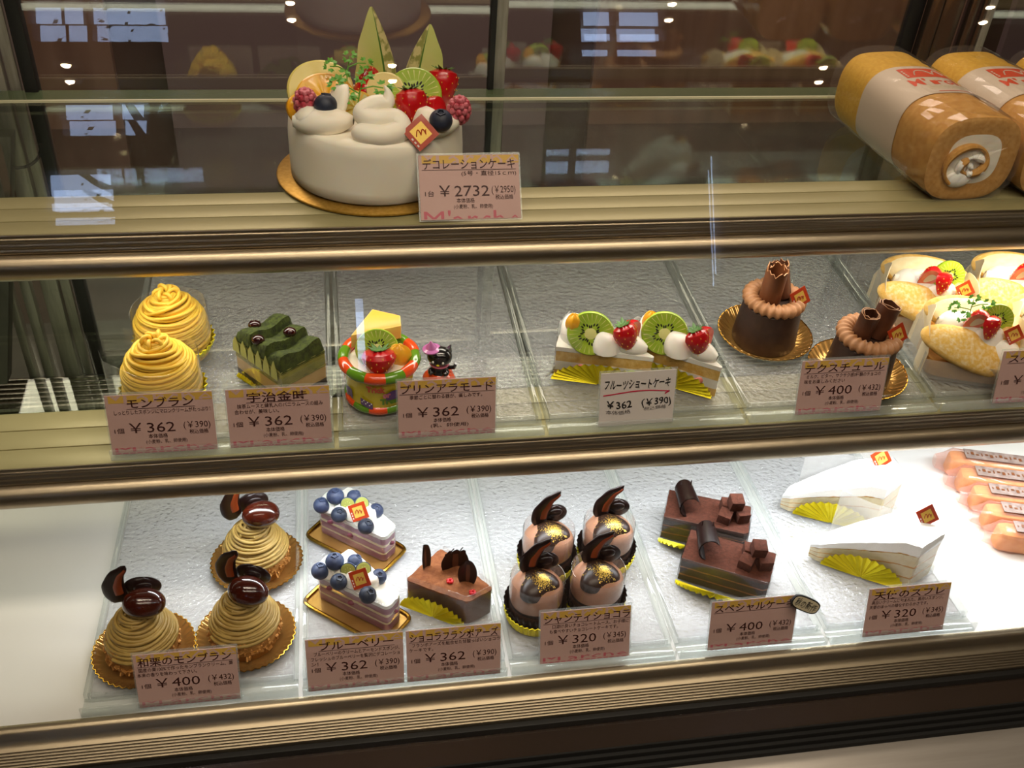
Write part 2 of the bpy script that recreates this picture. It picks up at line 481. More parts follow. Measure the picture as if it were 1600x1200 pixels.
# a tree in the street, seen only as a reflection in the glass
tr = E('street_tree', 'bare-branched leafy tree outside the shop windows, seen mirrored in the glass', 'tree', (-1.0, -4.9, FLOOR))
mb = MB().tube([(0, 0, -.2), (.03, 0, 1.0), (-.02, .03, 1.9), (.05, 0, 2.9)], [.09, .07, .05, .02])
for k in range(9):
    z0 = 1.1 + k * .2; a = k * 2.4
    p = Vector((0, 0, z0)); d = Vector((math.cos(a), .4 * math.sin(a), .5))
    mb.tube([p, p + d * .3, p + d * .55 + Vector((0, 0, .06)), p + d * .85], [.03, .02, .013, .005], 6)
mb.build('trunk', 'bark', tr)
mb = MB()
for k in range(520):
    c = Vector((random.gauss(-.12, .26), random.gauss(0, .2), random.uniform(1.45, 2.0) if k % 2 else random.uniform(1.9, 3.1)))
    a = random.uniform(0, 6.28); l = random.uniform(.02, .045)
    d = Vector((math.cos(a), math.sin(a) * .5, random.uniform(-.6, .3))) * l; e = Vector((-d.y, d.x, d.z * .5)) * .5
    mb.add([c, c + d * .5 + e, c + d, c + d * .5 - e], [(0, 1, 2, 3)])
mb.build('foliage', 'leaf_dark', tr, flat=True)
# spotlights hung from the ceiling, mirrored in the front glass
SPOTS = [(-1.0, -3.2, 1.50, 'left of the lower row'), (.245, -3.2, 1.50, 'middle of the lower row'), (2.1, -3.2, 1.49, 'right of the lower row'),
         (-.145, -3.2, 1.745, 'left of the upper row'), (1.43, -3.2, 1.755, 'middle of the upper row'), (2.9, -3.2, 1.755, 'right of the upper row')]
sp0 = None
for x, y, z, ps in SPOTS:
    lab = 'small warm ceiling spotlight mirrored in the front glass, ' + ps
    if sp0 is None:
        sp0 = E('spotlight', lab, 'lamp', (x, y, z), 0, 'spotlights mirrored in the front glass')
        MB().lathe([(.045, .0), (.05, .02), (.05, .09), (.03, .11)], 20).build('lamp_housing', 'steel_dark', sp0)
        MB().ell((0, 0, 0), (.018, .018, .010), 0, 16, 8).build('bulb', 'spot_glow', sp0)
        MB().tube([(0, 0, .1), (0, 0, .55)], .006, 8).build('hanging_rod', 'steel_dark', sp0)
    else: dup(sp0, (x, y, z), 0, lab)

# ------------------------------------------------------------------ the display case
X0, X1 = -.62, 1.55
case = E('display_case', 'refrigerated glass cake display case with metal mouldings and a lit white deck', 'display case', (0, 0, 0))
MB().box(((X0 + X1) / 2, .2395, -.008), (X1 - X0, .4805, .016)).build('deck', 'white_deck', case)
# front moulding: smooth lip, ribbed fascia
prof = [(-.001, .0005), (-.006, .001), (-.010, -.002), (-.012, -.008), (-.016, -.012)]
z = -.013
for k in range(7):
    prof += [(-.0175, z), (-.0195, z - .0012), (-.0195, z - .0030), (-.0175, z - .0042)]; z -= .0046
prof += [(-.018, z), (-.018, z - .004), (-.001, z - .004)]
def extr(prof, x0=X0, x1=X1, m=0, mb=None):
    mb = mb or MB()
    return mb.prism([(a, b) for a, b in prof], x0, x1, m, Matrix(((0, 0, 1, 0), (1, 0, 0, 0), (0, 1, 0, 0), (0, 0, 0, 1))))
extr(prof).build('ribbed_moulding', 'champagne', case, ang=50)
extr([(-.002, -.049), (-.024, -.049), (-.024, -.058), (-.002, -.058)]).build('upper_gasket', 'black_rubber', case, bevel=.001)
extr([(-.004, -.058), (-.022, -.058), (-.038, -.079), (-.004, -.079)]).build('kick_strip', 'bronze_dark', case)
mb = MB()
for k in range(4):
    extr([(-.02, -.079 - .005 * k), (-.040 - .005 * k, -.079 - .005 * k), (-.041 - .005 * k, -.0835 - .005 * k), (-.02, -.0835 - .005 * k)], mb=mb)
mb.build('lower_gasket', 'black_rubber', case)
extr([(-.03, -.0995), (-.062, -.0990), (-.068, -.1015), (-.20, -.150), (-.205, -.156), (-.205, -.69), (-.03, -.69)]).build('front_panel', 'steel_bright', case, ang=25)
# rear floor with the air grille
mb = MB().box(((X0 + X1) / 2, .59, -.008), (X1 - X0, .22, .014), 0)
mb.build('rear_floor', 'steel_dark', case)
mb = MB().box(((X0 - .255) / 2, .515, .003), (-.255 - X0, .066, .008), 0)
for k in range(6): mb.box(((X0 - .255) / 2, .490 + k * .0105, .0085), (-.255 - X0, .005, .004), 0)
for k in range(7): mb.box(((-.255 + X1) / 2, .485 + k * .0105, .005), (X1 + .255, .0045, .012), 1)
mb.box(((-.255 + X1) / 2, .515, .0008), (X1 + .255, .066, .002), 2)
mb.build('air_grille', ['steel', 'steel', 'slot_black'], case, bevel=.0006)
mb = MB().box((X0 - .01, .27, .38), (.02, .68, .86)); mb.build('end_panel', 'steel_dark', case, bevel=.002)
mb = MB().box((X1 + .01, .27, .38), (.02, .68, .86)); mb.build('end_panel', 'steel_dark', case, bevel=.002)
# front double glazing, leaning back
for k, (al, off) in enumerate(((17.0, 0), (17.5, .012))):
    a = math.radians(al)
    T_ = Matrix.Translation((0, -.03 + off, -.052)) @ Matrix.Rotation(-a, 4, 'X')
    MB().box(((X0 + X1) / 2, 0, .47), (X1 - X0, .003, .94), 0, T_).build('front_glass', 'front_pane', case)
TH = math.radians(3.0)
RT = Matrix.Translation((0, .557, 0)) @ Matrix.Rotation(TH, 4, 'X')
def rear(name, mb, mats, par, **k):
    mb.v = [tuple(RT @ Vector(p)) for p in mb.v]; return mb.build(name, mats, par, **k)
# rear corner posts
for x, lab in ((-.375, 0), (.735, 1)):
    mb = MB()
    if x < 0:
        for dx, wd, dy in ((-.034, .010, .0), (-.012, .012, -.004), (.014, .020, .004)):
            mb.box((x + dx, dy, .42), (wd, .014, .84))
        mb.box((x + .032, .006, .42), (.012, .010, .84), 0)
    else:
        for dx, wd, dy in ((-.012, .016, 0), (.012, .026, .004), (.036, .010, -.002), (.052, .008, 0)):
            mb.box((x + dx, dy, .42), (wd, .014, .84))
    rear('rear_post', mb, 'door_frame' if x < 0 else 'bronze_dark', case, bevel=.0015)
    if x < 0:
        mb = MB()
        for xx in (-.395, -.345): mb.lathe([(.014, 0), (.016, .001), (.016, .003), (.012, .004)], 24, 0, TM((xx, .545, .0)))
        mb.build('post_socket', 'slot_black', case)
# sliding rear doors: stiles, rails, pane
def door(name, x0, x1, ls, rs, lab, dy):
    d = E(name, lab, 'sliding door', ((x0 + x1) / 2, .557 + dy, 0))
    c = Matrix.Translation((-(x0 + x1) / 2, -.557 - dy, 0))
    def put(nm, mb, mats, **k):
        mb.v = [tuple(c @ Matrix.Translation((0, dy, 0)) @ RT @ Vector(p)) for p in mb.v]; return mb.build(nm, mats, d, **k)
    put('glass_pane', MB().box(((x0 + x1) / 2, 0, .42), (x1 - x0, .004, .80)), 'rear_pane')
    if ls: put('stile', MB().box((x0 + ls / 2, 0, .42), (ls, .016, .84)), 'door_frame' if name == 'rear_sliding_door' and x0 > 0 else 'black_rubber', bevel=.001)
    if rs: put('stile', MB().box((x1 - rs / 2, 0, .42), (rs, .012, .84)), 'black_rubber', bevel=.001)
    put('bottom_rail', MB().box(((x0 + x1) / 2, 0, .020), (x1 - x0, .014, .034)), 'steel', bevel=.001)
    put('top_rail', MB().box(((x0 + x1) / 2, 0, .835), (x1 - x0, .014, .03)), 'steel', bevel=.001)
door('rear_sliding_door', -.332, .188, .014, .007, 'dark glass rear sliding door behind the decorated cream cake', .0)
door('rear_sliding_door', .184, .716, .019, .018, 'dark glass rear sliding door right of the middle stile', .014)
door('rear_sliding_door', .79, X1, .01, .01, 'dark glass rear sliding door right of the brown rear post', .0)
# bracket arms and the wire at the left end
br = E('shelf_bracket', 'dark slanted steel bracket arm at the left end under the top shelf', 'bracket', (-.42, .50, .2))
MB().prism([(-.03, -.16), (.0, -.16), (.075, .165), (.03, .165)], -.012, .012, 0, Matrix(((1, 0, 0, 0), (0, 0, 1, 0), (0, 1, 0, 0), (0, 0, 0, 1)))).build('arm', 'steel_dark', br, bevel=.002)
tag(MB().tube([(-.40 + .03 * math.cos(a) + .05, .50, .352 + .028 * math.sin(a)) for a in [PI + i * PI / 12 for i in range(13)]], .0018, 8).build('lamp_cable', 'black_rubber'),
    'thin black cable looped under the top shelf at the left end', 'cable')

# ------------------------------------------------------------------ shelves
def shelf(zf, yf, yb, tilt, nm, lab, lampz):
    s = E('display_shelf', lab, 'shelf', (0, yf, zf))
    # cream ledge on top (grooved), ribbed fascia, round nose bar below
    t = math.tan(tilt); y1 = yb - yf
    led = []
    for a, b in ((0.0, .024), (.0252, .049), (.0502, .074)):
        led.append([(a, -.004), (a, 0 + a * t), (b, b * t), (b, -.004)])
    mb = MB()
    for l in led: extr([(a, b) for a, b in l], mb=mb)
    extr([(0.001, -.004), (0.001, -.0012), (.073, -.0012 + .074 * t), (.073, -.004)], mb=mb)
    mb.build('ledge', 'cream_ledge', s, bevel=.0003)
    p = [(.006, -.001), (-.001, -.0002), (-.0018, -.0015)]
    z = -.0035
    for k in range(3):
        p += [(-.0012, z), (-.0022, z - .0010), (-.0022, z - .0032), (-.0012, z - .0042)]; z -= .0052
    p += [(.002, z), (.006, z)]
    extr(p).build('fascia', 'champagne', s, ang=50)
    r = .0125; zc = -.0305
    extr([(-.001 - .003 + r * .35 - r * math.cos(a) * 1.0, zc + r * math.sin(a)) for a in [PI * .5 - i * PI / 16 for i in range(17)]] + [(.010, zc - r), (.010, zc + r)]).build('nose_bar', 'champagne', s, ang=50)
    extr([(.004, -.0235), (.0045, -.004), (.010, -.004), (.010, -.0235)]).build('rail_web', 'steel_dark', s)
    gl = [(.0735, .0735 * t - .0045), (y1, y1 * t - .0045), (y1, y1 * t + .0005), (.0735, .0735 * t + .0005)]
    mb = MB(); n0 = len(mb.f); extr(gl, mb=mb)
    for i, f in enumerate(mb.f):
        vv = [mb.v[k] for k in f]
        if all(abs(p_[1] - y1) < 1e-6 for p_ in vv): mb.m[i] = 1
    mb.build('glass_panel', ['shelf_pane', 'glass_edge'], s, flat=True)
    if tilt == 0:
        extr([(y1 - .030, .0006), (y1, .0006), (y1, .0030), (y1 - .030, .0022)]).build('rear_strip', 'glass_edge', s)
        extr([(y1 - .0325, .0006), (y1 - .0302, .0006), (y1 - .0302, .0034), (y1 - .0325, .0034)]).build('rear_lip', 'champagne_pale', s)
    extr([(.020, -.034), (.020, -.006), (.056, -.006), (.056, -.012), (.026, -.012), (.026, -.034)]).build('lamp_channel', 'steel', s)
    MB().tube([(X0 + .05, .034, lampz), (X1 - .05, .034, lampz)], .006, 12).build('lamp_tube', 'tube_glow', s)
    return s
shelf(.397, .1915, .534, 0, 'top', 'top glass shelf with a cream metal ledge and round rail, holding the whole cake', -.024)
shelf(.21, .110, .528, TILT, 'mid', 'middle glass shelf with a cream metal ledge, holding the textured trays of small cakes', -.024)

# ------------------------------------------------------------------ clear textured trays
def tray(x0, x1, yf, zf, depth, tilt, lab, grp):
    wd = x1 - x0 - .004
    t = E('acrylic_tray', lab, 'tray', ((x0 + x1) / 2, yf, zf), 0, grp, tilt)
    MB().box((0, .018 + (depth - .018) / 2, .0025), (wd - .010, depth - .020, .003)).build('base', 'acrylic_pebble', t)
    mb = MB()
    for sx in (-1, 1): mb.box((sx * (wd / 2 - .002), .016 + (depth - .016) / 2, .006), (.004, depth - .016, .010))
    mb.box((0, depth - .002, .006), (wd, .004, .010))
    mb.build('rim', 'acrylic', t, bevel=.0008)
    mb = MB().box((0, .008, .002), (wd, .0185, .003)).box((0, .0165, .006), (wd - .008, .003, .010)).box((0, -.0012, .007), (wd, .0022, .012))
    mb.build('card_rail', 'acrylic', t, bevel=.0006)
    return t
LT = [-.258, -.058, .143, .315, .478, .645]
for k in range(5):
    tray(LT[k], LT[k + 1], .0005, .0008, .43, 0, 'clear pebbled tray on the white deck under the ' +
         ['chestnut cakes on gold plates', 'blueberry cakes and the cocoa raspberry cake', 'four chocolate dome cups', 'two dark cocoa bars', 'white souffle wedges'][k], 'trays on the white deck')
MT = [-.213, -.012, .186, .388, .594, .80]
for k in range(5):
    tray(MT[k], MT[k + 1], .1115, .2114, .40, TILT, 'clear pebbled tray on the middle shelf under the ' +
         ['yellow chestnut cakes and the matcha cake', 'striped pudding pot', 'fruit shortcake wedges', 'round chocolate cakes', 'folded sponge cakes'][k], 'trays on the middle shelf')
ZL = .0050          # tray floor on the deck
def zt(y): return 0.2114 + K * (y - .1115) + .0042   # tray floor on the middle shelf

# ------------------------------------------------------------------ price cards
CARD_N = {}
def card(nm, x, y, z, lean, W, H, title, desc, price, tax, unit='1個', cat='(小麦粉、乳、卵使用)', lab='', tx=(.15, .85), style='print', yaw=0, dx=(.08, .95), low=None):
    o = E('price_card', lab, 'price card', (x, y, z), 0, 'price cards in front of the cakes')
    o.rotation_euler = (PI / 2 - lean, 0, yaw)
    mb = MB().box((W / 2, H / 2, 0), (W, H, .0007), 0)
    f0 = .00045
    if style == 'print':
        c = [((0, H - .0002, 0), (0, 1, 0))]
        m2 = MB()
        mb.box((W / 2, H * .93, f0), (W, H * .12, .0001), 1)
    else: m2 = MB()
    mb.build('card', ['card_pink' if style == 'print' else 'card_white', 'card_yellow'], o)
    fn = lambda u, v: (u * W, v * H, f0 + .00022)
    fh = lambda u, v: (u * W, v * H, f0 + .00012)
    L = MB()
    if style == 'print':
        # the shop name peeping from the top and bottom edges, cut by the card
        text(L, "M'arche", .0, 1.0, .80, .42, 1, lambda u, v: (u * W, v * H, f0 + .00012), clip=[((0, .995, 0), (0, 1, 0)), ((0, .87, 0), (0, -1, 0))], res=1)
        if low:
            text(L, "M'arche", .03, 1.0, -.10, .34, 2, fh, clip=[((0, .012, 0), (0, -1, 0))], res=1)
        else:
            text(L, "M'arche", .03, .98, .03, .17, 2, fh, clip=[((0, .045, 0), (0, -1, 0)), ((0, .115, 0), (0, 1, 0))], res=1)
            for q in range(14):
                a = .03 + q * .068
                L.add([fh(a, .012), fh(a + .05, .012), fh(a + .05, .028), fh(a, .028)], [(0, 1, 2, 3)], 2)
        text(L, title, tx[0], tx[1], .79, .175, 0, fn, res=2, bold=.010)
        a, b = tx[0] - .01, tx[1] + .01
        L.add([fn(a, .765), fn(b, .765), fn(b, .772), fn(a, .772)], [(0, 1, 2, 3)], 0)
        for q, dl in enumerate(desc):
            s_, e_ = dl[1], dl[2]
            text(L, dl[0], s_, e_, .682 - .095 * q, .082, 0, fn, res=2, bold=.004)
        py = .36
        text(L, unit, .05, .14, py + .01, .095, 0, fn, res=2, bold=.004)
        text(L, '￥' + price, .19, .62 if len(price) < 4 else .69, py, .235, 0, fn, bold=.0)
        text(L, '(￥' + tax + ')', .70 if len(tax) < 4 else .715, .955, py + .045, .15, 0, fn, bold=.0)
        text(L, '本体価格', .36, .54, .262, .085, 0, fn, res=2, bold=.004)
        text(L, '税込価格', .75, .93, .305, .085, 0, fn, res=2, bold=.004)
        text(L, cat, .33, .72, .172, .075, 0, fn, res=2, bold=.003)
        L.build('lettering', ['ink_brown', 'card_pink', 'card_rose'], o, flat=True)
    else:
        wob = lambda u, v: fn(u + .006 * math.sin(v * 40), v + .012 * math.sin(u * 17))
        text(L, title, .05, .93, .70, .20, 0, wob, bold=.018)
        for q in range(24):
            u0, u1 = .04 + q * .89 / 24, .04 + (q + 1) * .89 / 24
            g = lambda u: .60 + .03 * math.sin(u * 5 - 1.2)
            L.add([fn(u0, g(u0)), fn(u1, g(u1)), fn(u1, g(u1) + .022), fn(u0, g(u0) + .022)], [(0, 1, 2, 3)], 1)
        L.add([fn(.93, .60), fn(.87, .55), fn(.86, .57), fn(.92, .625)], [(0, 1, 2, 3)], 1)
        text(L, '￥' + price, .09, .43, .33, .19, 0, wob, bold=.02)
        text(L, '(￥' + tax + ')', .56, .96, .36, .18, 0, wob, bold=.018)
        text(L, '本体価格', .09, .42, .22, .09, 2, wob, res=1)
        text(L, '税込価格', .60, .90, .27, .08, 2, wob, res=1)
        L.build('lettering', ['ink_black', 'ink_red', 'ink_gray'], o, flat=True)
    # clear sleeve around the card, its foot in the rail
    mb = MB().box((W / 2, H / 2 + .0005, -.0011), (W + .003, H + .003, .0008))
    mb.build('clear_stand', 'acrylic', o)
    return o
P3 = '(小麦粉、乳、卵使用)'
card('deco', .0731, .1925, .4005, .60, .091, .058, 'デコレーションケーキ', [('(5号・直径15ｃｍ)', .42, .97)], '2732', '2950', '1台', lab='pink price card reading 2732 yen leaning before the whole decorated cake', tx=(.04, .96), low=1)
YM, ZM, LM = .1135, .2160, .20
YL, ZLc, LL = .0012, .0046, .25
card('mont', -.2094, YM, ZM, LM, .091, .058, 'モンブラン', [('しっとりしたスポンジにマロンクリームがたっぷり！', .07, .97)], '362', '390', lab='pink 362 yen card in front of the yellow chestnut cakes', tx=(.20, .82))
card('uji', -.107, YM, ZM, LM, .091, .058, '宇治金時', [('抹茶ムースと練乳入のバニラムースの組み', .10, .93), ('合わせが、美味しい。', .07, .50)], '362', '390', lab='pink 362 yen card in front of the matcha cake', tx=(.20, .78))
card('pud', .0454, YM, ZM, LM, .091, .058, 'プリンアラモード', [('季節ごとに替わる器が、楽しみです。', .12, .86)], '362', '390', cat='(乳、卵使用)', lab='pink 362 yen card half hiding the striped pudding pot', tx=(.03, .97))
card('short', .2372, YM, ZM, LM, .0745, .0555, 'フルーツショートケーキ', [], '362', '390', lab='white handwritten card with a red underline before the fruit shortcakes', style='hand', yaw=.02)
card('tex', .4386, YM, ZM, LM, .091, .058, 'テクスチュール', [('ミルク、ビター、サクサク感3種類のチョコの', .07, .93), ('味をお楽しみください', .05, .52)], '400', '432', lab='pink 400 yen card in front of the round chocolate cakes', tx=(.04, .96))
card('spe', .6545, YM, ZM, LM, .091, .058, 'スペシャル', [], '362', '390', lab='pink price card cut off at the right edge before the folded sponge cakes', tx=(.08, .80))
card('wak', -.2043, YL, ZLc, LL, .091, .058, '和栗のモンブラン', [('国産の栗100%で作ったモンブランクリーム、栗', .04, .96), ('本来の香りを味わって下さい。', .02, .60)], '400', '432', lab='pink 400 yen card in front of the beige chestnut cakes on gold plates', tx=(.04, .95))
card('blu', -.0506, YL, ZLc, LL, .091, .058, 'ブルーベリー', [('ブルーベリーのクリームとアーモンドスポンジ、', .08, .96), ('フレッシュのブルーベリーを贅沢にデコレーショ', .05, .96), ('ン！', .05, .12)], '362', '390', lab='pink 362 yen card in front of the blueberry cakes', tx=(.14, .90))
card('fra', .0432, YL, ZLc, LL, .091, .058, 'ショコラフランボアーズ', [('フランボアーズを組合せた甘酸っぱいショコラ', .06, .99), ('ケーキです。', .03, .28)], '362', '390', lab='pink 362 yen card in front of the cocoa wedge with chocolate chips', tx=(.04, .97))
card('cha', .1749, YL + .006, ZLc, LL + .05, .091, .058, 'シャンティショコラ', [('口溶け良いチョコレートムース、お子様に', .13, .98), ('も食べやすいチョコレートケーキです。', .10, .86)], '320', '345', lab='pink 320 yen card in front of the four chocolate dome cups', tx=(.04, .99))
card('spc', .3475, YL + .003, ZLc, LL - .02, .091, .058, 'スペシャルケーキ', [], '400', '432', lab='pink 400 yen card in front of the two dark cocoa bars', tx=(.04, .97))
card('ang', .5157, YL + .001, ZLc, LL, .091, .058, '天使のスフレ', [('真白いクリームに包まれた、真白いスポンジ。', .05, .93), ('天使のほっぺの様なやわらかさです。', .03, .75)], '320', '345', lab='pink 320 yen card in front of the white souffle wedges', tx=(.07, .93))
# handwritten tag clipped to a card corner
tg = E('new_item_tag', 'small dark-rimmed oval tag with handwriting on the corner of a price card', 'tag', (.4435, .0085, .0565))
tg.rotation_euler = (PI / 2 - .25, 0, 0)
def oval(a, b, n=28, p=3.2):
    return [(a * math.copysign(abs(math.cos(t)) ** (2 / p), math.cos(t)), b * math.copysign(abs(math.sin(t)) ** (2 / p), math.sin(t))) for t in [2 * PI * i / n for i in range(n)]]
R_ = Matrix.Rotation(math.radians(-28), 4, 'Z')
MB().prism(oval(.0165, .0080), -.0012, .0012, 0, R_).build('rim', 'ink_black', tg)
MB().prism(oval(.0152, .0067), .0008, .0015, 0, R_).build('face', 'tag_cream', tg)
mb = MB(); text(mb, '秋の新作', -.0128, .0128, -.0038, .0100, 0, lambda u, v: tuple(R_ @ Vector((u, v + .0006 * math.sin(u * 600), .0018))), bold=.008)
mb.build('lettering', 'ink_black', tg, flat=True)

# ------------------------------------------------------------------ small food helpers (each returns a part)
def noodle_path(prof, turns, seed, amp=.0025, rj=.0012, n=26, dirn=1):
    rd = random.Random(seed); ph = [rd.uniform(0, 6.28) for _ in range(turns + 2)]; am = [rd.uniform(.2, 1) * amp for _ in range(turns + 2)]
    rr = [rd.uniform(-rj, rj) for _ in range(turns + 2)]
    pts = []
    for i in range(turns * n):
        u = i / (turns * n - 1); k = int(u * turns); f = u * turns - k
        a = dirn * 2 * PI * i / n + seed; r, z = prof(u)
        am_ = am[k] * (1 - f) + am[k + 1] * f; ph_ = ph[k]; p2 = ph[k + 1]
        dz = am_ * (math.sin(a + ph_) * (1 - f) + math.sin(a + p2) * f)
        r_ = r + rr[k] * (1 - f) + rr[k + 1] * f
        pts.append((r_ * math.cos(a), r_ * math.sin(a), z + dz))
    return pts
def blueberry(par, loc, r=.0065, dark=False, T=None):
    mb = MB(); t = TM(loc, random.uniform(-.5, .5), random.uniform(-.5, .5), random.uniform(0, 6))
    prof = [(r * math.cos(b), r * math.sin(b) * .92) for b in [-PI / 2 + PI * k / 12 for k in range(11)]]
    prof[0] = (.0003, prof[0][1]); prof += [(r * .40, r * .84), (r * .36, r * .97), (r * .26, r * .95), (r * .22, r * .78), (.0002, r * .74)]
    def mod(a, rr, z, j): return (rr * (1 + (.14 * math.cos(5 * a) if 11 <= j <= 13 else 0)), z)
    mb.lathe(prof, 20, 0, t, mod)
    return mb.build('blueberry', 'blueberry_dark' if dark else 'blueberry', par)
def blueberry_half(par, loc, r, rx, rz):
    mb = MB(); t = TM(loc, rx, 0, rz)
    mb.lathe([(.0003, -r * .9), (r * .6, -r * .75), (r * .95, -r * .3), (r, 0), (r * .9, .0003)], 18, 0, t, caps=(True, False))
    mb.lathe([(r * .9, .0003), (r * .6, .0006), (r * .3, .0002), (.0002, .0008)], 18, 1, t, caps=(False, True), mf=None)
    for k in range(7): mb.ell((r * .38 * math.cos(k * .9), r * .38 * math.sin(k * .9), .0006), (.0005, .0005, .0003), 2, 6, 4, t)
    return mb.build('halved_blueberry', ['blueberry', 'blueberry_flesh', 'kiwi_core'], par)
def strawberry_body(mb, T, L=.024, r=.0105, cut=False, m=0, m2=1):
    prof = [(.0004, -L * .55), (r * .35, -L * .49), (r * .70, -L * .25), (r * .95, .05 * L), (r, .2 * L), (r * .85, .36 * L), (r * .45, .44 * L), (.0004, .43 * L)]
    if cut:
        vs_ = []; n = 14
        for rr, z in prof:
            for i in range(n + 1):
                a = PI * i / n; vs_.append((rr * math.cos(a), rr * math.sin(a), z))
        fs = []
        for j in range(len(prof) - 1):
            for i in range(n): fs.append((j * (n + 1) + i, j * (n + 1) + i + 1, (j + 1) * (n + 1) + i + 1, (j + 1) * (n + 1) + i))
        mb.add(vs_, fs, m, T)
        face = [(rr, 0, z) for rr, z in prof] + [(-rr, 0, z) for rr, z in reversed(prof)]
        mb.add(face, [tuple(range(len(face)))], m2, T)
        mb.add([(x * .45, -.0003, z * .55) for x, y, z in face], [tuple(range(len(face)))], m2 + 1, T)
    else: mb.lathe(prof, 22, m, T)
    n = 0
    for j in range(5):
        zz = -L * .38 + j * L * .16; r0 = r * (.5 + .5 * min(1, (j + .6) / 3))
        for i in range(9):
            a = 2 * PI * (i + .5 * (j % 2)) / 9
            if cut and not .1 < a < PI - .1: continue
            mb.ell((r0 * math.cos(a) * .99, r0 * math.sin(a) * .99, zz), (.0005, .0005, .0008), m2 + 2, 5, 3, T)
def sepals(mb, T, r=.009, n=7, m=0, up=.5):
    mb.ell((0, 0, .0003), (r * .36, r * .36, .0010), m, 10, 5, T)
    for k in range(n):
        a = 2 * PI * k / n; ca, sa = math.cos(a), math.sin(a); q = r * (1 + .25 * math.sin(k * 2.3))
        pts = [(0, 0, 0), (q * .5 * ca - .0022 * sa, q * .5 * sa + .0022 * ca, q * up * .35), (q * ca, q * sa, q * up), (q * .5 * ca + .0022 * sa, q * .5 * sa - .0022 * ca, q * up * .35)]
        mb.add(pts + [(x, y, z - .0004) for x, y, z in pts], [(0, 1, 2, 3), (7, 6, 5, 4), (0, 4, 5, 1), (1, 5, 6, 2), (2, 6, 7, 3), (3, 7, 4, 0)], m, T)
def strawberry(par, loc, rx=0, ry=0, rz=0, L=.024, r=.0105, cut=False, leaf=True):
    T = TM(loc, rx, ry, rz); mb = MB(); strawberry_body(mb, T, L, r, cut)
    o = mb.build('strawberry' if not cut else 'halved_strawberry', ['strawberry', 'strawberry_flesh', 'cream_white', 'pineapple'], par)
    if leaf:
        m2 = MB(); sepals(m2, T @ TM((0, .001 if cut else 0, L * .41)), r * .72, 9, 0, .35); m2.build('sepal', 'leaf_green', o, flat=True)
    return o
def kiwi(par, loc, r=.018, th=.005, rx=0, ry=0, rz=0, half=False):
    """slice lying flat before turning; half keeps the top half"""
    T = TM(loc, rx, ry, rz); mb = MB(); n = 32
    a0, a1 = (0, PI) if half else (0, 2 * PI)
    prof = [(.0002, th / 2 + .0004), (r * .22, th / 2 + .0003), (r * .26, th / 2), (r * .62, th / 2), (r * .96, th / 2), (r, th * .3), (r, -th * .3), (r * .96, -th / 2), (r * .3, -th / 2), (.0002, -th / 2)]
    for j in range(len(prof) - 1):
        def f(u, v, j=j):
            a = a0 + (a1 - a0) * u; rr = prof[j][0] * (1 - v) + prof[j + 1][0] * v; z = prof[j][1] * (1 - v) + prof[j + 1][1] * v
            return (rr * math.cos(a), rr * math.sin(a) * .94, z)
        mb.grid(f, n, 1, 1 if j in (0, 1, 8) else 0, T)
    if half:
        cap = [(p[0], 0, p[1]) for p in prof] + [(-p[0], 0, p[1]) for p in reversed(prof)]
        mb.add(cap, [tuple(range(len(cap)))], 0, T)
    for side in (1, -1):
        for k in range(26 if not half else 14):
            a = a0 + (a1 - a0) * (k + .5) / (26 if not half else 14); rr = r * (.40 + .09 * math.sin(k * 5.1))
            c, s_ = math.cos(a), math.sin(a)
            mb.ell((0, 0, 0), (r * .080, r * .036, .0006), 2, 7, 4, T @ TM((rr * c, rr * s_ * .94, side * th / 2), 0, 0, a))
            mb.add([(r * .5 * c, r * .5 * s_, side * (th / 2 + .0001)), (r * .9 * math.cos(a + .03), r * .9 * math.sin(a + .03) * .94, side * (th / 2 + .0001)), (r * .9 * math.cos(a + .07), r * .9 * math.sin(a + .07) * .94, side * (th / 2 + .0001))], [(0, 1, 2)], 3, T)
    return mb.build('kiwi_slice', ['kiwi_green', 'kiwi_core', 'seed_black', 'kiwi_core'], par)
def dollop(mb, c, r, h, rz=0, m=0, lean=(0, 0), squash=1.0, ridges=0):
    """a soft spooned mound ending in a small peak"""
    def f(u, v):
        a = 2 * PI * u; q = v
        rr = r * (math.cos(q * PI / 2) ** .75 if q < 1 else 0)
        rr *= 1 + .07 * math.sin(2 * a + q * 5) + (ridges and .08 * math.sin(ridges * a + 7 * q))
        z = h * (math.sin(q * PI / 2) ** 1.1)
        return (c[0] + rr * math.cos(a + rz) + lean[0] * q * q * h, c[1] + rr * math.sin(a + rz) * squash + lean[1] * q * q * h, c[2] + z)
    mb.grid(f, 22, 10, m, cu=True)
def quenelle(mb, p0, p1, w, h, m=0, curl=.0):
    """a cream wave swept from p0 to p1"""
    a = Vector(p0); b = Vector(p1); d = (b - a); sd = Vector((-d.y, d.x, 0)).normalized()
    def f(u, v):
        t = v; ww = w * math.sin(PI * min(.985, max(.03, t * .94 + .03))) ** .6
        ang = 2 * PI * u
        c = a + d * t + Vector((0, 0, h * .35 + curl * t * t))
        return tuple(c + sd * (ww * math.cos(ang)) + Vector((0, 0, h * .62 * math.sin(ang) * math.sin(PI * min(.97, max(.05, t))) ** .5)))
    mb.grid(f, 20, 12, m, cu=True)
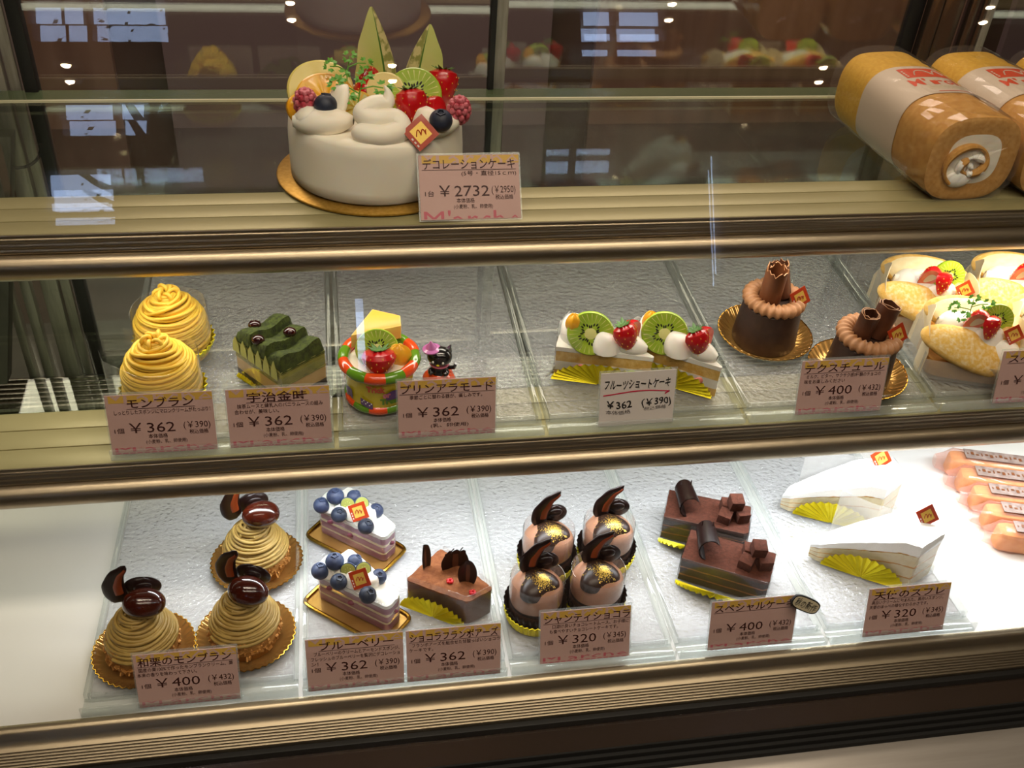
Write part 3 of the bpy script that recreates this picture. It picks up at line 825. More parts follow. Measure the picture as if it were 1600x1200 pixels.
def sprig(par, loc, rz=0, s=1.0, nm='chervil_sprig', tilt=(0, 0)):
    T = TM(loc, tilt[0], tilt[1], rz, s); mb = MB()
    st = [((0, 0, 0), (.002, .001, .010), (.005, .002, .019)), ((.002, .001, .009), (-.006, .001, .014), (-.012, .002, .015)), ((.003, .001, .012), (.010, -.001, .014), (.016, -.002, .013)), ((.0015, .001, .006), (-.003, -.003, .009), (-.007, -.006, .009))]
    for a in st:
        mb.tube(a, .00045, 5, 0, T)
        e = Vector(a[-1]); rd = random.Random(int(e.x * 1e5))
        for k in range(5):
            an = k * 1.256 + rd.random(); q = .0036 if k else .0045
            c = e + Vector((math.cos(an) * .0028, math.sin(an) * .0016, math.sin(an * 1.3) * .0024))
            for m_ in range(3):
                b = an + (m_ - 1) * .8
                d = Vector((math.cos(b) * q, math.sin(b) * q * .55, math.sin(b) * q * .7)); sd = Vector((-d.y, d.x, .3 * d.x)).normalized() * q * .38
                mb.add([c, c + d * .5 + sd, c + d, c + d * .5 - sd], [(0, 1, 2, 3)], 0, T)
    return mb.build(nm, 'chervil', par, flat=True)
def logo_pick(par, loc, rx=PI / 2, ry=0, rz=0, s=.0165, diamond=False, dark=False):
    """small red paper square with a gold window and a curly m"""
    T = TM(loc, rx, 0, rz) @ Matrix.Rotation(ry, 4, 'Z')
    mb = MB().box((0, 0, 0), (s, s, .0006), 0, T)
    q = s * .30; R45 = Matrix.Rotation(PI / 4 if diamond else 0, 4, 'Z')
    for sgn in (1, -1):
        mb.add([(-q, -q * 1.05, sgn * .00045), (q, -q * 1.05, sgn * .00045), (q, q * 1.05, sgn * .00045), (-q, q * 1.05, sgn * .00045)], [(0, 1, 2, 3)], 1, T)
    pts = []
    for i in range(40):
        t = i / 39; x = (-.62 + 1.30 * t) * q; y = (.80 * abs(math.sin(t * PI * 2.15)) ** .7 - .42) * q + (.25 * q if t > .93 else 0)
        pts.append((x * math.cos(ry * .8) + y * math.sin(ry * .8), y * math.cos(ry * .8) - x * math.sin(ry * .8), .0007))
    mb.tube(pts, s * .022, 5, 0, T)
    for k in range(3): mb.box((-s * .41, -s * .3 + k * s * .16, .0004), (s * .06, s * .09, .0002), 2, T)
    return mb.build('logo_pick', ['logo_red', 'logo_gold', 'card_white'], par, flat=True)
def pleated_cup(par, r0, r1, h, n=36, mat='gold_clear', nm='gold_cup', rim=True, amp=.0012, th=.0006, z=0, lip=.0):
    mb = MB()
    def mod(a, r, zz, j): return (r + (amp * math.cos(n * a) if j in (2, 3, 4, 5, 6, 7) else 0) * (r / r1), zz)
    prof = [(.0004, .0), (r0, .0), (r0 + (r1 - r0) * .25, h * .12), (r0 + (r1 - r0) * .6, h * .45), (r1, h), (r1 - th, h + .0003), (r0 + (r1 - r0) * .6 - th, h * .45 + th), (r0 + (r1 - r0) * .25, h * .12 + th), (r0 - .001, th), (.0004, th)]
    mb.lathe([(a, b + z) for a, b in prof], n * 4, 0, None, mod)
    o = mb.build(nm, mat, par, ang=50)
    if rim:
        m2 = MB(); m2.tube([((r1 + .0002) * math.cos(a), (r1 + .0002) * math.sin(a), z + h + .0004 * math.cos(n * a)) for a in [2 * PI * k / 144 for k in range(144)]], .0007, 6, closed=True)
        m2.build('rim', 'gold_foil', o)
    return o
def foil_flap(par, A, B, h, lean, out, z=0, n=15, mat='yellow_foil', under=True, nm='foil_cup'):
    """round pleated foil: flat under the cake, its front half folded up along A-B; out is the outward direction"""
    A = Vector((*A, z)); B = Vector((*B, z)); M_ = (A + B) / 2; ax = (B - A) / 2; o_ = Vector((*out, 0)).normalized()
    up = (o_ * math.sin(lean) + Vector((0, 0, 1)) * math.cos(lean)); nr = up.cross(ax).normalized()
    if nr.dot(o_) < 0: nr = -nr
    mb = MB()
    def f(u, v):
        a = PI * u; r = .04 + .96 * v
        zig = .0016 * r * (1 if int(round(u * n * 2)) % 2 else -1)
        return tuple(M_ + ax * (r * math.cos(a)) + up * (r * h * math.sin(a)) + nr * (zig + .0018))
    mb.grid(f, n * 2, 5)
    def g(u, v):
        p = Vector(f(u, v)); return tuple(p + nr * .0003)
    mb.grid(g, n * 2, 5)
    return mb.build(nm, mat, par, flat=True)
def choc_feather(par, loc, rz=0, s=1.0, lean=.15, two=True, mat='choc_dark', nm='chocolate_feather', slant=1.0):
    """slender curved chocolate blade with a reddish streak, and a rounder curl beside it"""
    T = TM(loc, lean, 0, rz, s); mb = MB()
    def path(v): return Vector((-.0075 + .006 * slant + .0165 * slant * v ** 1.7 - .0045 * math.sin(PI * v) * (2 - slant) * .8, .0015 * math.sin(PI * v), -.004 + .036 * v))
    def wid(v): return .0086 * max(.08, math.sin(PI * min(1, .16 + .73 * v))) ** .75 * (1.12 - .52 * v)
    def blade(u, v, k=1, th=.0019, off=0.0, dx=0.0):
        p = path(v); t = (path(min(1, v + .02)) - path(max(0, v - .02))).normalized(); sd = Vector((t.z, 0, -t.x)); a = 2 * PI * u
        e = min(1, (1 - abs(2 * v - 1)) * 9 + .02) ** .5
        return tuple(p + sd * (wid(v) * (k * math.cos(a) * e + dx)) + Vector((0, th * math.sin(a) * e - off, .0007 * math.sin(v * 19))))
    mb.grid(blade, 18, 22, 0, T, cu=True)
    mb.grid(lambda u, v: blade(u, .24 + .72 * v, .40, .0010, .0016, .36), 10, 16, 1, T, cu=True)
    if two:
        mb.ell((.0070 + .004 * slant, .0042, .0052), (.0130, .0032, .0102), 0, 26, 14, T @ Matrix.Rotation(.22, 4, 'Y'), lambda a, b: 1 + .05 * math.sin(3 * a))
        mb.ell((.0085 + .004 * slant, .0020, .0056), (.0066, .0022, .0046), 0, 20, 10, T)
    return mb.build(nm, [mat, 'choc_orange'], par, ang=60)
def wedge(T_, L_, ang, rad=None, tip=.0, n=10):
    """footprint of a cake wedge: tip, one rear corner, opening angle (turned right of tip->corner)"""
    T_ = Vector(T_); d = Vector(L_) - T_; R0 = d.length
    a0 = math.atan2(d.y, d.x); pts = []
    if tip:
        bis = a0 - ang / 2
        c = T_ + Vector((math.cos(bis), math.sin(bis))) * (tip / math.sin(ang / 2))
        for k in range(9):
            q = a0 + PI / 2 + (PI - ang) * k / 8
            pts.append((c.x + tip * math.cos(q), c.y + tip * math.sin(q)))
    else: pts.append((T_.x, T_.y))
    for k in range(n + 1):
        a = a0 - ang + ang * k / n
        pts.append((T_.x + R0 * math.cos(a), T_.y + R0 * math.sin(a)))
    # order: tip, right corner ... left corner (counter-clockwise)
    return pts
def rounded(poly, r, n=6):
    out = []
    for i in range(len(poly)):
        p = Vector(poly[i]); a = (Vector(poly[i - 1]) - p); b = (Vector(poly[(i + 1) % len(poly)]) - p)
        k = min(r, a.length * .45, b.length * .45); a = p + a.normalized() * k; b = p + b.normalized() * k
        for j in range(n + 1):
            t = j / n; out.append(tuple(a * (1 - t) ** 2 + p * 2 * t * (1 - t) + b * t * t))
    return out
def rel(pts, o): return [(x - o[0], y - o[1]) for x, y in pts]
def dense(poly, step=.004):
    out = []
    for i in range(len(poly)):
        a = Vector(poly[i]); b = Vector(poly[(i + 1) % len(poly)]); k = max(1, int((b - a).length / step))
        for j in range(k): out.append(tuple(a.lerp(b, j / k)))
    return out
def slab(mb, poly, z0, z1, m=0, wob=0.0, rings=3, seed=0, inset=0.0, top=None, bulge=0.0):
    """layer of cake with slightly uneven sides"""
    rd = random.Random(seed); P_ = dense(poly); n = len(P_); cx = sum(p[0] for p in P_) / n; cy = sum(p[1] for p in P_) / n
    vs_ = []
    for j in range(rings + 1):
        t = j / rings
        for x, y in P_:
            d = math.hypot(x - cx, y - cy) or 1; k = 1 - (inset - bulge * math.sin(PI * t) + rd.uniform(-wob, wob)) / d
            vs_.append((cx + (x - cx) * k, cy + (y - cy) * k, z0 + (z1 - z0) * t + (rd.uniform(-wob, wob) * .5 if 0 < j < rings else 0)))
    fs = [(j * n + i, j * n + (i + 1) % n, (j + 1) * n + (i + 1) % n, (j + 1) * n + i) for j in range(rings) for i in range(n)]
    fs.append(tuple(range(n - 1, -1, -1))); fs.append(tuple(rings * n + i for i in range(n)))
    ms = [m] * len(fs)
    if top is not None: ms[-1] = top
    return mb.add(vs_, fs, ms)
def top_cream(mb, poly, z, h, m=0, inset=.002, seed=1, ampl=.0012):
    """gently mounded cream skin over a footprint"""
    P_ = dense(poly, .003); n = len(P_); cx = sum(p[0] for p in P_) / n; cy = sum(p[1] for p in P_) / n
    def f(u, v):
        i = u * n; a = P_[int(i) % n]
        k = 1 - v
        x = cx + (a[0] - cx) * k; y = cy + (a[1] - cy) * k
        return (x, y, z + h * (1 - (1 - min(1, v * 3)) ** 2) + ampl * math.sin(x * 310 + seed) * math.sin(y * 270 + 2 * seed) * min(1, v * 4))
    mb.grid(f, n, 9, m, cu=True)
    return mb

# ------------------------------------------------------------------ top shelf: the whole cake
BX, BY = .040, .303
bd = E('cake_board', 'round gold cake board under the whole white cream cake', 'cake board', (BX, BY, .3977))
MB().lathe([(.0004, 0), (.0955, 0), (.0965, .0012), (.0965, .0024), (.0950, .0032), (.0004, .0034)], 72).build('board', 'gold_board', bd)
ck = E('decorated_cake', 'whole white cream cake topped with melon, kiwi and berries on a gold board', 'cake', (BX, BY, .4012))
CH = .0585
mb = MB()
def cm(a, r, z, j): return (r * (1 + .006 * math.sin(3 * a + j) + .004 * math.sin(9 * a + 2 * j)), z + (.0006 * math.sin(7 * a + j) if j > 2 else 0))
mb.lathe([(.0004, 0), (.080, 0), (.0825, .002), (.0828, .012), (.0826, .03), (.0820, .045), (.0812, CH - .004), (.0785, CH - .0008), (.074, CH), (.04, CH - .0006), (.0004, CH - .0004)], 90, 0, None, cm)
mb.build('cream_coat', 'cream', ck, ang=60)
mb = MB()   # piped and spooned cream
quenelle(mb, (-.076, -.036, CH - .002), (-.022, -.046, CH - .002), .0165, .021, 0, .004)
quenelle(mb, (-.074, -.034, CH + .002), (-.052, -.040, CH + .006), .012, .016)
quenelle(mb, (-.046, -.034, CH), (-.026, -.024, CH + .024), .014, .020)
quenelle(mb, (.036, -.066, CH - .001), (.075, -.034, CH), .013, .014, 0, .003)
dollop(mb, (.046, -.050, CH - .001), .016, .024, 0, 0, (-.4, .1))
def smooth(ctrl, n=10):
    out = []
    for i in range(len(ctrl) - 1):
        p0, p1, p2, p3 = (ctrl[max(0, i - 1)], ctrl[i], ctrl[i + 1], ctrl[min(len(ctrl) - 1, i + 2)])
        for j in range(n):
            t = j / n
            out.append(tuple(.5 * (2 * b_ + (c_ - a_) * t + (2 * a_ - 5 * b_ + 4 * c_ - d_) * t * t + (3 * b_ - a_ - 3 * c_ + d_) * t ** 3) for a_, b_, c_, d_ in zip(p0, p1, p2, p3)))
    out.append(ctrl[-1]); return out
sw = smooth([(-.020, -.062, CH + .003, .004), (-.016, -.066, CH + .005, .0095), (.002, -.070, CH + .004, .0105), (.018, -.064, CH + .007, .0105), (.014, -.057, CH + .014, .0100), (-.004, -.059, CH + .015, .0098), (-.014, -.054, CH + .019, .0090), (-.004, -.049, CH + .025, .0082), (.008, -.048, CH + .027, .0070), (.009, -.046, CH + .035, .0035), (.006, -.045, CH + .041, .0006)])
mb.tube([p[:3] for p in sw], [p[3] for p in sw], 18)
mb.ell((0, -.058, CH), (.020, .010, .014))
mb.build('whipped_cream', 'cream', ck, ang=60)
def melon(loc, H, flip, lean):
    """upright wedge: inner edge I, rind between A and B, tapering to a tip"""
    mb = MB(); n = 16; vs_ = []
    for i in range(n + 1):
        t = i / n; k = max(.02, math.cos(t * PI / 2 * .985)) ** .75 * (.92 + .18 * math.sin(PI * t)); wv = .0016 * math.sin(t * 17) * (1 - t)
        I = Vector((-.021 * k + wv, -.001)); A = Vector((.008 * k, -.013 * k)); B_ = Vector((.019 * k, .006 * k)); Mm = (A + B_) / 2 + Vector((.0045, -.0030)) * k
        A2 = A + (I - A) * .07; B2 = B_ + (I - B_) * .07; Q = I + Vector((.004 * k, .006 * k))
        for p in (I, A2, A, Mm, B_, B2, Q): vs_.append((flip * (p.x + lean * t), p.y + .006 * t, H * t))
    fs = []; ms = []
    for i in range(n):
        for k in range(7):
            fs.append((i * 7 + k, i * 7 + (k + 1) % 7, (i + 1) * 7 + (k + 1) % 7, (i + 1) * 7 + k)); ms.append((0, 2, 1, 1, 2, 0, 0)[k])
    mb.add(vs_, fs, ms, TM(loc))
    return mb.build('melon_slice', ['melon_flesh', 'melon_rind', 'leaf_green'], ck, ang=50)
melon((.006, .040, CH - .006), .090, 1, -.006)
melon((.046, .048, CH - .008), .074, -1, -.010)
def disc_slice(nm, loc, r, th, mats, rx, rz, seg=0, ry=0):
    T = TM(loc, rx, ry, rz); mb = MB()
    mb.lathe([(.0003, -th / 2), (r * .96, -th / 2), (r, -th * .3), (r, th * .3), (r * .95, th / 2), (.0003, th / 2)], 40, 0, T, lambda a, rr, z, j: (rr * (1 + .03 * math.sin(3 * a)), z))
    for k in range(seg):
        a = 2 * PI * k / seg
        def f(u, v, a=a):
            rr = r * .88 * (.12 + .88 * u); h = (v - .5) * (2 * PI / seg * .80)
            return (rr * math.cos(a + h), rr * math.sin(a + h), th / 2 + .0004 + .0012 * math.sin(PI * v) * math.sin(PI * u))
        mb.grid(f, 4, 4, 1, T)
    return mb.build(nm, mats, ck)
disc_slice('peach_slice', (-.050, .024, CH + .009), .032, .006, ['peach_pale'], 1.05, .25)
disc_slice('orange_slice', (-.046, -.002, CH + .010), .028, .007, ['orange_fruit', 'orange_fruit'], .95, .18, 9)
disc_slice('orange_slice', (-.066, -.008, CH + .005), .017, .006, ['orange_fruit', 'orange_fruit'], .9, .6, 8)
disc_slice('pineapple_slice', (-.018, -.008, CH + .006), .017, .007, ['pineapple', 'peach_pale'], 1.0, -.2, 8)
disc_slice('banana_slice', (.010, .006, CH + .017), .0185, .006, ['banana'], 1.25, -.35)
kiwi(ck, (.036, -.002, CH + .017), .0262, .006, 1.12, 0, -.22)
kiwi(ck, (.018, -.024, CH + .004), .014, .005, 1.2, 0, -1.0)
strawberry(ck, (.031, -.040, CH + .0185), -.30, -.12, 0, .038, .0150)
strawberry(ck, (.050, -.022, CH + .010), .9, .9, .4, .03, .012, leaf=False)
strawberry(ck, (.064, .014, CH + .019), -.35, .10, 0, .036, .0155)
strawberry(ck, (-.004, .030, CH + .015), 2.6, .5, .3, .038, .0145, leaf=False)
def raspberry(loc, s=.0105, rx=0, rz=0):
    T = TM(loc, rx, 0, rz); mb = MB(); mb.ell((0, 0, 0), (s * .8, s * .8, s), 0, 12, 8, T)
    for j in range(6):
        b = -1.2 + j * .48; q = 9 if 1 <= j <= 4 else 6
        for i in range(q):
            a = 2 * PI * (i + .5 * (j % 2)) / q
            mb.ell((s * .78 * math.cos(b) * math.cos(a), s * .78 * math.cos(b) * math.sin(a), s * math.sin(b)), s * .27, 0, 7, 5, T)
    return mb.build('raspberry', 'raspberry', ck)
raspberry((-.064, -.026, CH + .019), .0115, .2)
raspberry((.074, -.040, CH + .016), .0115, .2)
blueberry(ck, (-.046, -.036, CH + .020), .0108, True)
blueberry(ck, (.055, -.062, CH + .015), .0106, True)
sprig(ck, (-.018, -.024, CH + .012), .1, 1.5)
sprig(ck, (-.026, .012, CH + .022), .6, 1.3)
logo_pick(ck, (.036, -.073, CH + .008), 1.05, PI / 4 - .1, .05, .0235, True)

# ------------------------------------------------------------------ top shelf: wrapped roll cakes
def sq(a, rx, rz, p=2.9):
    c, s_ = math.cos(a), math.sin(a)
    return (rx * math.copysign(abs(c) ** (2 / p), c), rz * math.copysign(abs(s_) ** (2 / p), s_))
RX, RZ, RL = .0475, .0425, .205
def make_roll(label, loc):
    r = E('roll_cake', label, 'roll cake', loc, 0, 'wrapped roll cakes on the top shelf')
    mb = MB(); n = 56
    def side(u, v):
        x, z = sq(2 * PI * u, RX, RZ); k = 1 - .05 * (max(0, abs(v - .5) - .47) / .03) ** 2
        return (x * k, v * RL, RZ + z * k + .0006 * math.sin(v * 60 + u * 30))
    mb.grid(side, n, 24, 0, cu=True, mf=lambda u, v: 1 if v < .34 else 0)
    # back end
    mb.add([side(i / n, 1) for i in range(n)], [tuple(range(n))], 1)
    mb.build('sponge', ['roll_yellow', 'sponge_skin'], r)
    mb = MB()   # the front cut end: sponge spiral and cream
    fr = lambda k, y: (lambda i: (sq(2 * PI * i / n, RX * k, RZ * k)[0], y, RZ + sq(2 * PI * i / n, RX * k, RZ * k)[1]))
    for k0, k1, y0, y1, m in ((1, .93, 0, -.0012, 0), (.93, .60, -.0012, -.0006, 0), (.60, .0005, -.0006, -.0006, 1)):
        a, b = fr(k0, y0), fr(k1, y1)
        mb.grid(lambda u, v, a=a, b=b, y0=y0, y1=y1, k0=k0, k1=k1: (fr(k0 + (k1 - k0) * v, y0 + (y1 - y0) * v)(u * n)), n, 2, m, cu=True)
    sp = []
    for i in range(46):
        t = i / 45; a = 2.2 + t * 8.2; rr = .005 + .021 * t
        sp.append((rr * 1.1 * math.cos(a) - .003, -.0022, RZ - .004 + rr * .92 * math.sin(a)))
    mb.tube(sp, [.0032 + .0012 * math.sin(i * .4) for i in range(46)], 8, 0)
    mb.build('cut_end', ['roll_brown', 'cream'], r)
    mb = MB()   # cream swirl
    mb.tube([(p[0] * .62 + .004, -.0022, RZ + (p[2] - RZ) * .62 - .006) for p in sp[::1]], [.0028 + .0014 * math.sin(i * .7) for i in range(46)], 8, 0)
    mb.ell((-.010, -.001, RZ - .020), (.014, .004, .009), 0)
    mb.build('cream_filling', 'cream_white', r)
    # paper band, slightly skewed
    B0, B1 = .066, .146
    def band(u, v, k=1.012):
        a = -1.15 + (PI + 2.3) * u; x, z = sq(a, RX * k, RZ * k)
        return (x, B0 + (B1 - B0) * v, RZ + z)
    mb = MB(); mb.grid(band, 48, 6); mb.grid(lambda u, v: band(u, v, 1.018), 48, 6)
    bnd = mb.build('paper_band', 'band_paper', r)
    # print on the band: x runs round the roll (to the right), y along it (towards the back)
    def wrap(x, y):
        a = PI / 2 - x / .047; px, pz = sq(a, RX * 1.022, RZ * 1.022)
        return (px, B0 + y, RZ + pz)
    mb = MB()
    mb.grid(lambda u, v: wrap(-.014 + .040 * u, .046 + .026 * v), 10, 4, 0)
    text(mb, "M'roll", -.018, .022, .0245, .024, 0, wrap, bold=.015)
    for k in range(3): mb.grid(lambda u, v, k=k: wrap(-.008 + (.034 - .003 * k) * u, .0195 - .0035 * k + .0009 * v), 10, 1, 2)
    mb.grid(lambda u, v: wrap(-.004 + .034 * u, .0045 + .0012 * v), 10, 1, 0)
    lift = lambda x, y: tuple(Vector(wrap(x, y)) * 1.0 + Vector((0, 0, .0002)))
    pts = []
    for i in range(30):
        t = i / 29; pts.append(lift(-.005 + .022 * t, .052 + .013 * abs(math.sin(t * PI * 2.1))))
    mb.tube(pts, .0007, 5, 1)
    for k in range(4): mb.grid(lambda u, v, k=k: lift(-.0125 + .002 * u, .049 + .0045 * k + .003 * v), 1, 1, 1)
    mb.build('print', ['logo_orange', 'band_paper', 'sponge_pale'], bnd, flat=True)
    # crinkled clear film
    rd = random.Random(5); mb = MB()
    jit = [[rd.uniform(-1, 1) for _ in range(40)] for _ in range(16)]
    def film(u, v):
        i = int(u * 40) % 40; j = min(15, int(v * 15)); x, z = sq(2 * PI * u, RX * 1.05, RZ * 1.05)
        k = 1 + .022 * jit[j][i] * (.35 if v > .3 else 1)
        return (x * k, -.004 + (RL + .012) * v, max(.0004, RZ * 1.0 + z * k))
    mb.grid(film, 40, 15, 0, cu=True)
    def cap(y, sg): mb.grid(lambda u, v: ((lambda p: (p[0] * (1 - v), y - sg * .002 * math.sin(9 * u * 2 * PI) * v, p[2] * (1 - v) + RZ * v))(film(u, 0 if sg > 0 else 1))), 40, 3, 0, cu=True)
    cap(-.004, 1); cap(RL + .008, -1)
    mb.build('clear_wrapper', 'film', r, flat=True)
    return r
rl = make_roll('wrapped yellow roll cake with paper band, leftmost of the rolls', (.614, .216, .3976))
rl.rotation_euler.z = .03
dup(rl, (.718, .216, .3976), 0.03, 'second wrapped roll cake with paper band, cut by the right edge, beside the leftmost roll')
dup(rl, (.822, .216, .3976), 0.03, 'third wrapped roll cake, a sliver at the right edge of the top shelf')

# ------------------------------------------------------------------ middle shelf
def M_(name, label, cat, x, y, rz=0, group=None): return E(name, label, cat, (x, y, zt(y)), rz, group, TILT)
# yellow chestnut cakes
def make_mont(label, x, y):
    r = M_('yellow_chestnut_cake', label, 'cake', x, y, 0, 'yellow chestnut cakes')
    def prof(u):
        t = u ** .85; z = .010 + .056 * t
        rr = .0345 * (1 - .10 * t) if t < .35 else .0345 * .965 * math.cos((t - .35) / .65 * PI / 2 * .93) ** .62
        return (rr, z)
    mb = MB(); mb.lathe([(.0004, 0)] + [(prof(k / 12)[0] - .002, prof(k / 12)[1] - (.010 if k == 0 else .001)) for k in range(13)] + [(.0004, .0655)], 28)
    mb.build('cream_core', 'noodle_yellow', r)
    mb = MB(); mb.tube(noodle_path(prof, 15, 3, .0038, .0016), .00195, 7); mb.tube(noodle_path(prof, 12, 8, .0075, .0012, dirn=-1), .0019, 7); mb.tube(noodle_path(prof, 9, 21, .0100, .0016), .0018, 7)
    top = lambda u: (.0105 * (1 - .75 * u) + .0015, .064 + .007 * u)
    mb.tube(noodle_path(top, 4, 2, .002, .002), .0021, 7)
    for k in range(6):
        a = k * 1.05; c = Vector((.0072 * math.cos(a), .0072 * math.sin(a), .0685 + .0015 * (k % 2)))
        mb.tube([c + Vector((.0046 * math.cos(q) * math.cos(a + .6), .0046 * math.cos(q) * math.sin(a + .6), .0042 * math.sin(q))) for q in [i * .63 for i in range(10)]], .0019, 7, closed=True)
    mb.build('chestnut_cream', 'noodle_yellow', r, ang=70)
    MB().lathe([(.0004, .0005), (.034, .0005), (.0345, .011), (.0004, .011)], 30).build('sponge_base', 'sponge', r)
    pth = [(.0368 * math.cos(a), .0368 * math.sin(a)) for a in [-2.5 + i * 4.9 / 40 for i in range(41)]]
    pth = [(-.052, .006), (-.046, -.010)] + [p for p in pth if True][4:]
    def zt_(t): return .058 - .010 * t if t > .08 else .056
    mb = MB(); mb.sheet(pth, .002, zt_, .0003); mb.build('film_collar', 'film', r)
    pleated_cup(r, .030, .0395, .015, 30, 'yellow_foil', 'foil_cup', False, .0014)
    return r
mo = make_mont('yellow piped chestnut cake in front, right behind its price card', -.1715, .189)
dup(mo, (-.1690, .264, zt(.264)), .9, 'yellow piped chestnut cake behind the front one, under the round rail', tilt=TILT)

# matcha cake
ux, uy = -.063, .196
FL, FF, FR = (-.1055, .2210), (-.0600, .1665), (-.0190, .1985)
e1 = Vector(FL) - Vector(FF); e2 = Vector(FR) - Vector(FF)
poly = rel([FF, FR, tuple(Vector(FR) + e1), FL], (ux, uy))
r = M_('matcha_cake', 'green matcha cake block with wavy dusted top and three red beans', 'cake', ux, uy)
mb = MB(); slab(mb, poly, .0005, .007, 0, .0004, 2, 1); slab(mb, poly, .020, .0215, 0, .0004, 1, 5, .0005); mb.build('chocolate_sponge', 'choc_sponge', r)
mb = MB(); slab(mb, poly, .007, .0205, 0, .0003, 3, 2, .0006); mb.build('vanilla_mousse', 'vanilla_mousse', r)
mb = MB(); slab(mb, poly, .0212, .036, 0, .0003, 3, 3, .0004); slab(mb, poly, .020, .0212, 1, .0002, 1, 4)
# pointed leaves of lighter mousse along the left face
d1 = e1.normalized(); nout = Vector((-d1.y, d1.x)); nout = nout if nout.dot(Vector((-1, -1))) > 0 else -nout
for k in range(6):
    a = Vector(FF) - Vector((ux, uy)) + d1 * (.005 + k * .0115) + nout * .0003
    b = a + d1 * .0105; mdd = a + d1 * .0045
    for off in (0, .0006):
        q = nout * off
        mb.add([(*(a + q), .0255), (*(b + q), .0255), (*(b + q - d1 * .002), .036), (*(mdd + q), .0445 - .0005 * k), (*(a + q + d1 * .0005), .036)], [(0, 1, 2, 3, 4)], 2)
mb.build('matcha_mousse', ['matcha_mousse', 'matcha_mousse', 'matcha_light'], r)
mb = MB(); u1 = e1; u2 = e2; o_ = Vector(FF) - Vector((ux, uy))
def mt(u, v):
    p = o_ + u1 * u + u2 * v; f = (u * 3.0) % 1.0
    k = 1 if u > .02 else 0
    h = .0345 + (.004 + .010 * (1 - f) ** .7 + .002 * math.sin(v * 9)) * (min(1, u * 30) * min(1, (1 - u) * 30) * min(1, v * 14 + .25) * min(1, (1 - v) * 14 + .25)) + .002 * u
    return (p.x, p.y, h + .0004 * math.sin(u * 90) * math.sin(v * 70))
mb.grid(mt, 48, 28); mb.grid(lambda u, v: (mt(u, v)[0], mt(u, v)[1], .0335), 2, 2)
mb.build('matcha_top', 'matcha_dust', r, ang=50)
for u, v in ((.93, .42), (.56, .12), (.40, .66)):
    p = mt(u, v); mb = MB(); mb.ell((p[0], p[1], p[2] + .0022), (.0064, .0052, .0044), 0, 16, 10); mb.build('red_bean', 'red_bean', r)
mb = MB()
pth = [tuple(Vector(p) * 1.03) for p in (poly[2], poly[3], poly[0], poly[1])]
mb.sheet(pth[1:3] + [pth[3]], .001, .030, .0003); mb.build('film_collar', 'film', r)
foil_flap(r, (poly[3][0] * .95, poly[3][1] * .9), (poly[0][0], poly[0][1]), .016, .55, tuple(nout), .0005)

r.scale = (1, 1, 1.16)
# pudding pot
px_, py_ = .0318, .178
r = M_('pudding_pot', 'round yellow pot with orange and green rim, filled with fruit and cheesecake', 'dessert', px_, py_)
RB, RT_ = .0315, .0345; PH = .047
mb = MB(); mb.lathe([(.0004, .0005), (RB - .002, .0005), (RB, .003), (RB + .0006, .012), (RT_ - .001, PH - .006), (RT_, PH), (RT_ - .004, PH), (RT_ - .005, .03), (.0004, .028)], 56)
for k in range(9):   # coloured patches on the wall
    a = 3.6 + k * .7; zz = (.018, .030, .024)[k % 3]
    def f(u, v, a=a, zz=zz):
        aa = a + (u - .5) * .36; h = (v - .5) * .012
        rr = RB + (RT_ - RB) * ((zz + h) / PH) + .0011
        return (rr * math.cos(aa), rr * math.sin(aa), zz + h + .002 * math.sin(aa * 9))
    if k % 3 != 1 and not 4.05 < a < 5.0: mb.grid(f, 5, 4, 1 + k % 2)
mb.build('pot', ['pot_yellow', 'pot_purple', 'pot_pink'], r)
def ring(R, rr, z, nseg, nm, ph):
    mb = MB(); n = nseg * 8
    def f(u, v):
        a = 2 * PI * u + ph; b = 2 * PI * v; sw = 1 + .10 * abs(math.sin(nseg * (a - ph) / 2))
        return ((R + rr * sw * math.cos(b)) * math.cos(a), (R + rr * sw * math.cos(b)) * math.sin(a), z + rr * sw * math.sin(b))
    mb.grid(f, n, 12, 0, cu=True, cv=True, mf=lambda u, v: int(u * nseg) % 2)
    return mb.build(nm, ['pot_orange', 'pot_green'], r)
ring(RT_ - .0005, .0052, PH, 12, 'striped_rim', .10)
ring(RB - .002, .0048, .0058, 12, 'striped_foot', .15)
L = MB()
def cyl(u, v):  # lettering wrapped on the wall, facing the front
    a = -PI / 2 + u; rr = RB + (RT_ - RB) * (v / PH) + .0013
    return (rr * math.cos(a), rr * math.sin(a), v)
text(L, 'Trick', -.42, .10, .0315, .0095, 0, cyl, bold=.06); text(L, 'or', .03, .25, .0245, .0095, 1, cyl, bold=.06); text(L, 'Treat', -.05, .55, .0160, .0095, 2, cyl, bold=.06)
L.grid(lambda u, v: cyl(-.62 + .36 * u, .0130 + .0085 * v - .005 * u), 6, 4, 3)
for k in range(6): L.ell(cyl(-.57 + .055 * k, .0165 + .003 * (k % 2) - .0007 * k), .0007, 4, 6, 4)
L.build('lettering', ['pot_orange', 'pot_pink', 'pot_green', 'pot_purple', 'dot_white'], r, flat=True)
MB().lathe([(.0004, .040), (.030, .0405), (.0305, .044), (.020, .0465), (.0004, .047)], 30).build('custard_cream', 'cream', r)
kiwi(r, (-.002, -.001, .0575), .0205, .006, 1.0, 0, -.05)
strawberry(r, (-.001, -.016, .0540), -.35, 0, 0, .026, .0165, leaf=True)
mb = MB(); mb.ell((.018, -.006, .052), (.0115, .008, .013), 0, 18, 12, None, lambda a, b: 1 + .07 * math.cos(5 * a)); mb.build('orange_segment', 'orange_fruit', r)
mb = MB()
cp = [(-.026, .006), (.022, .016), (.022, .030), (-.004, .040)]
T = TM((.000, .010, .004), .16, 0, 0)
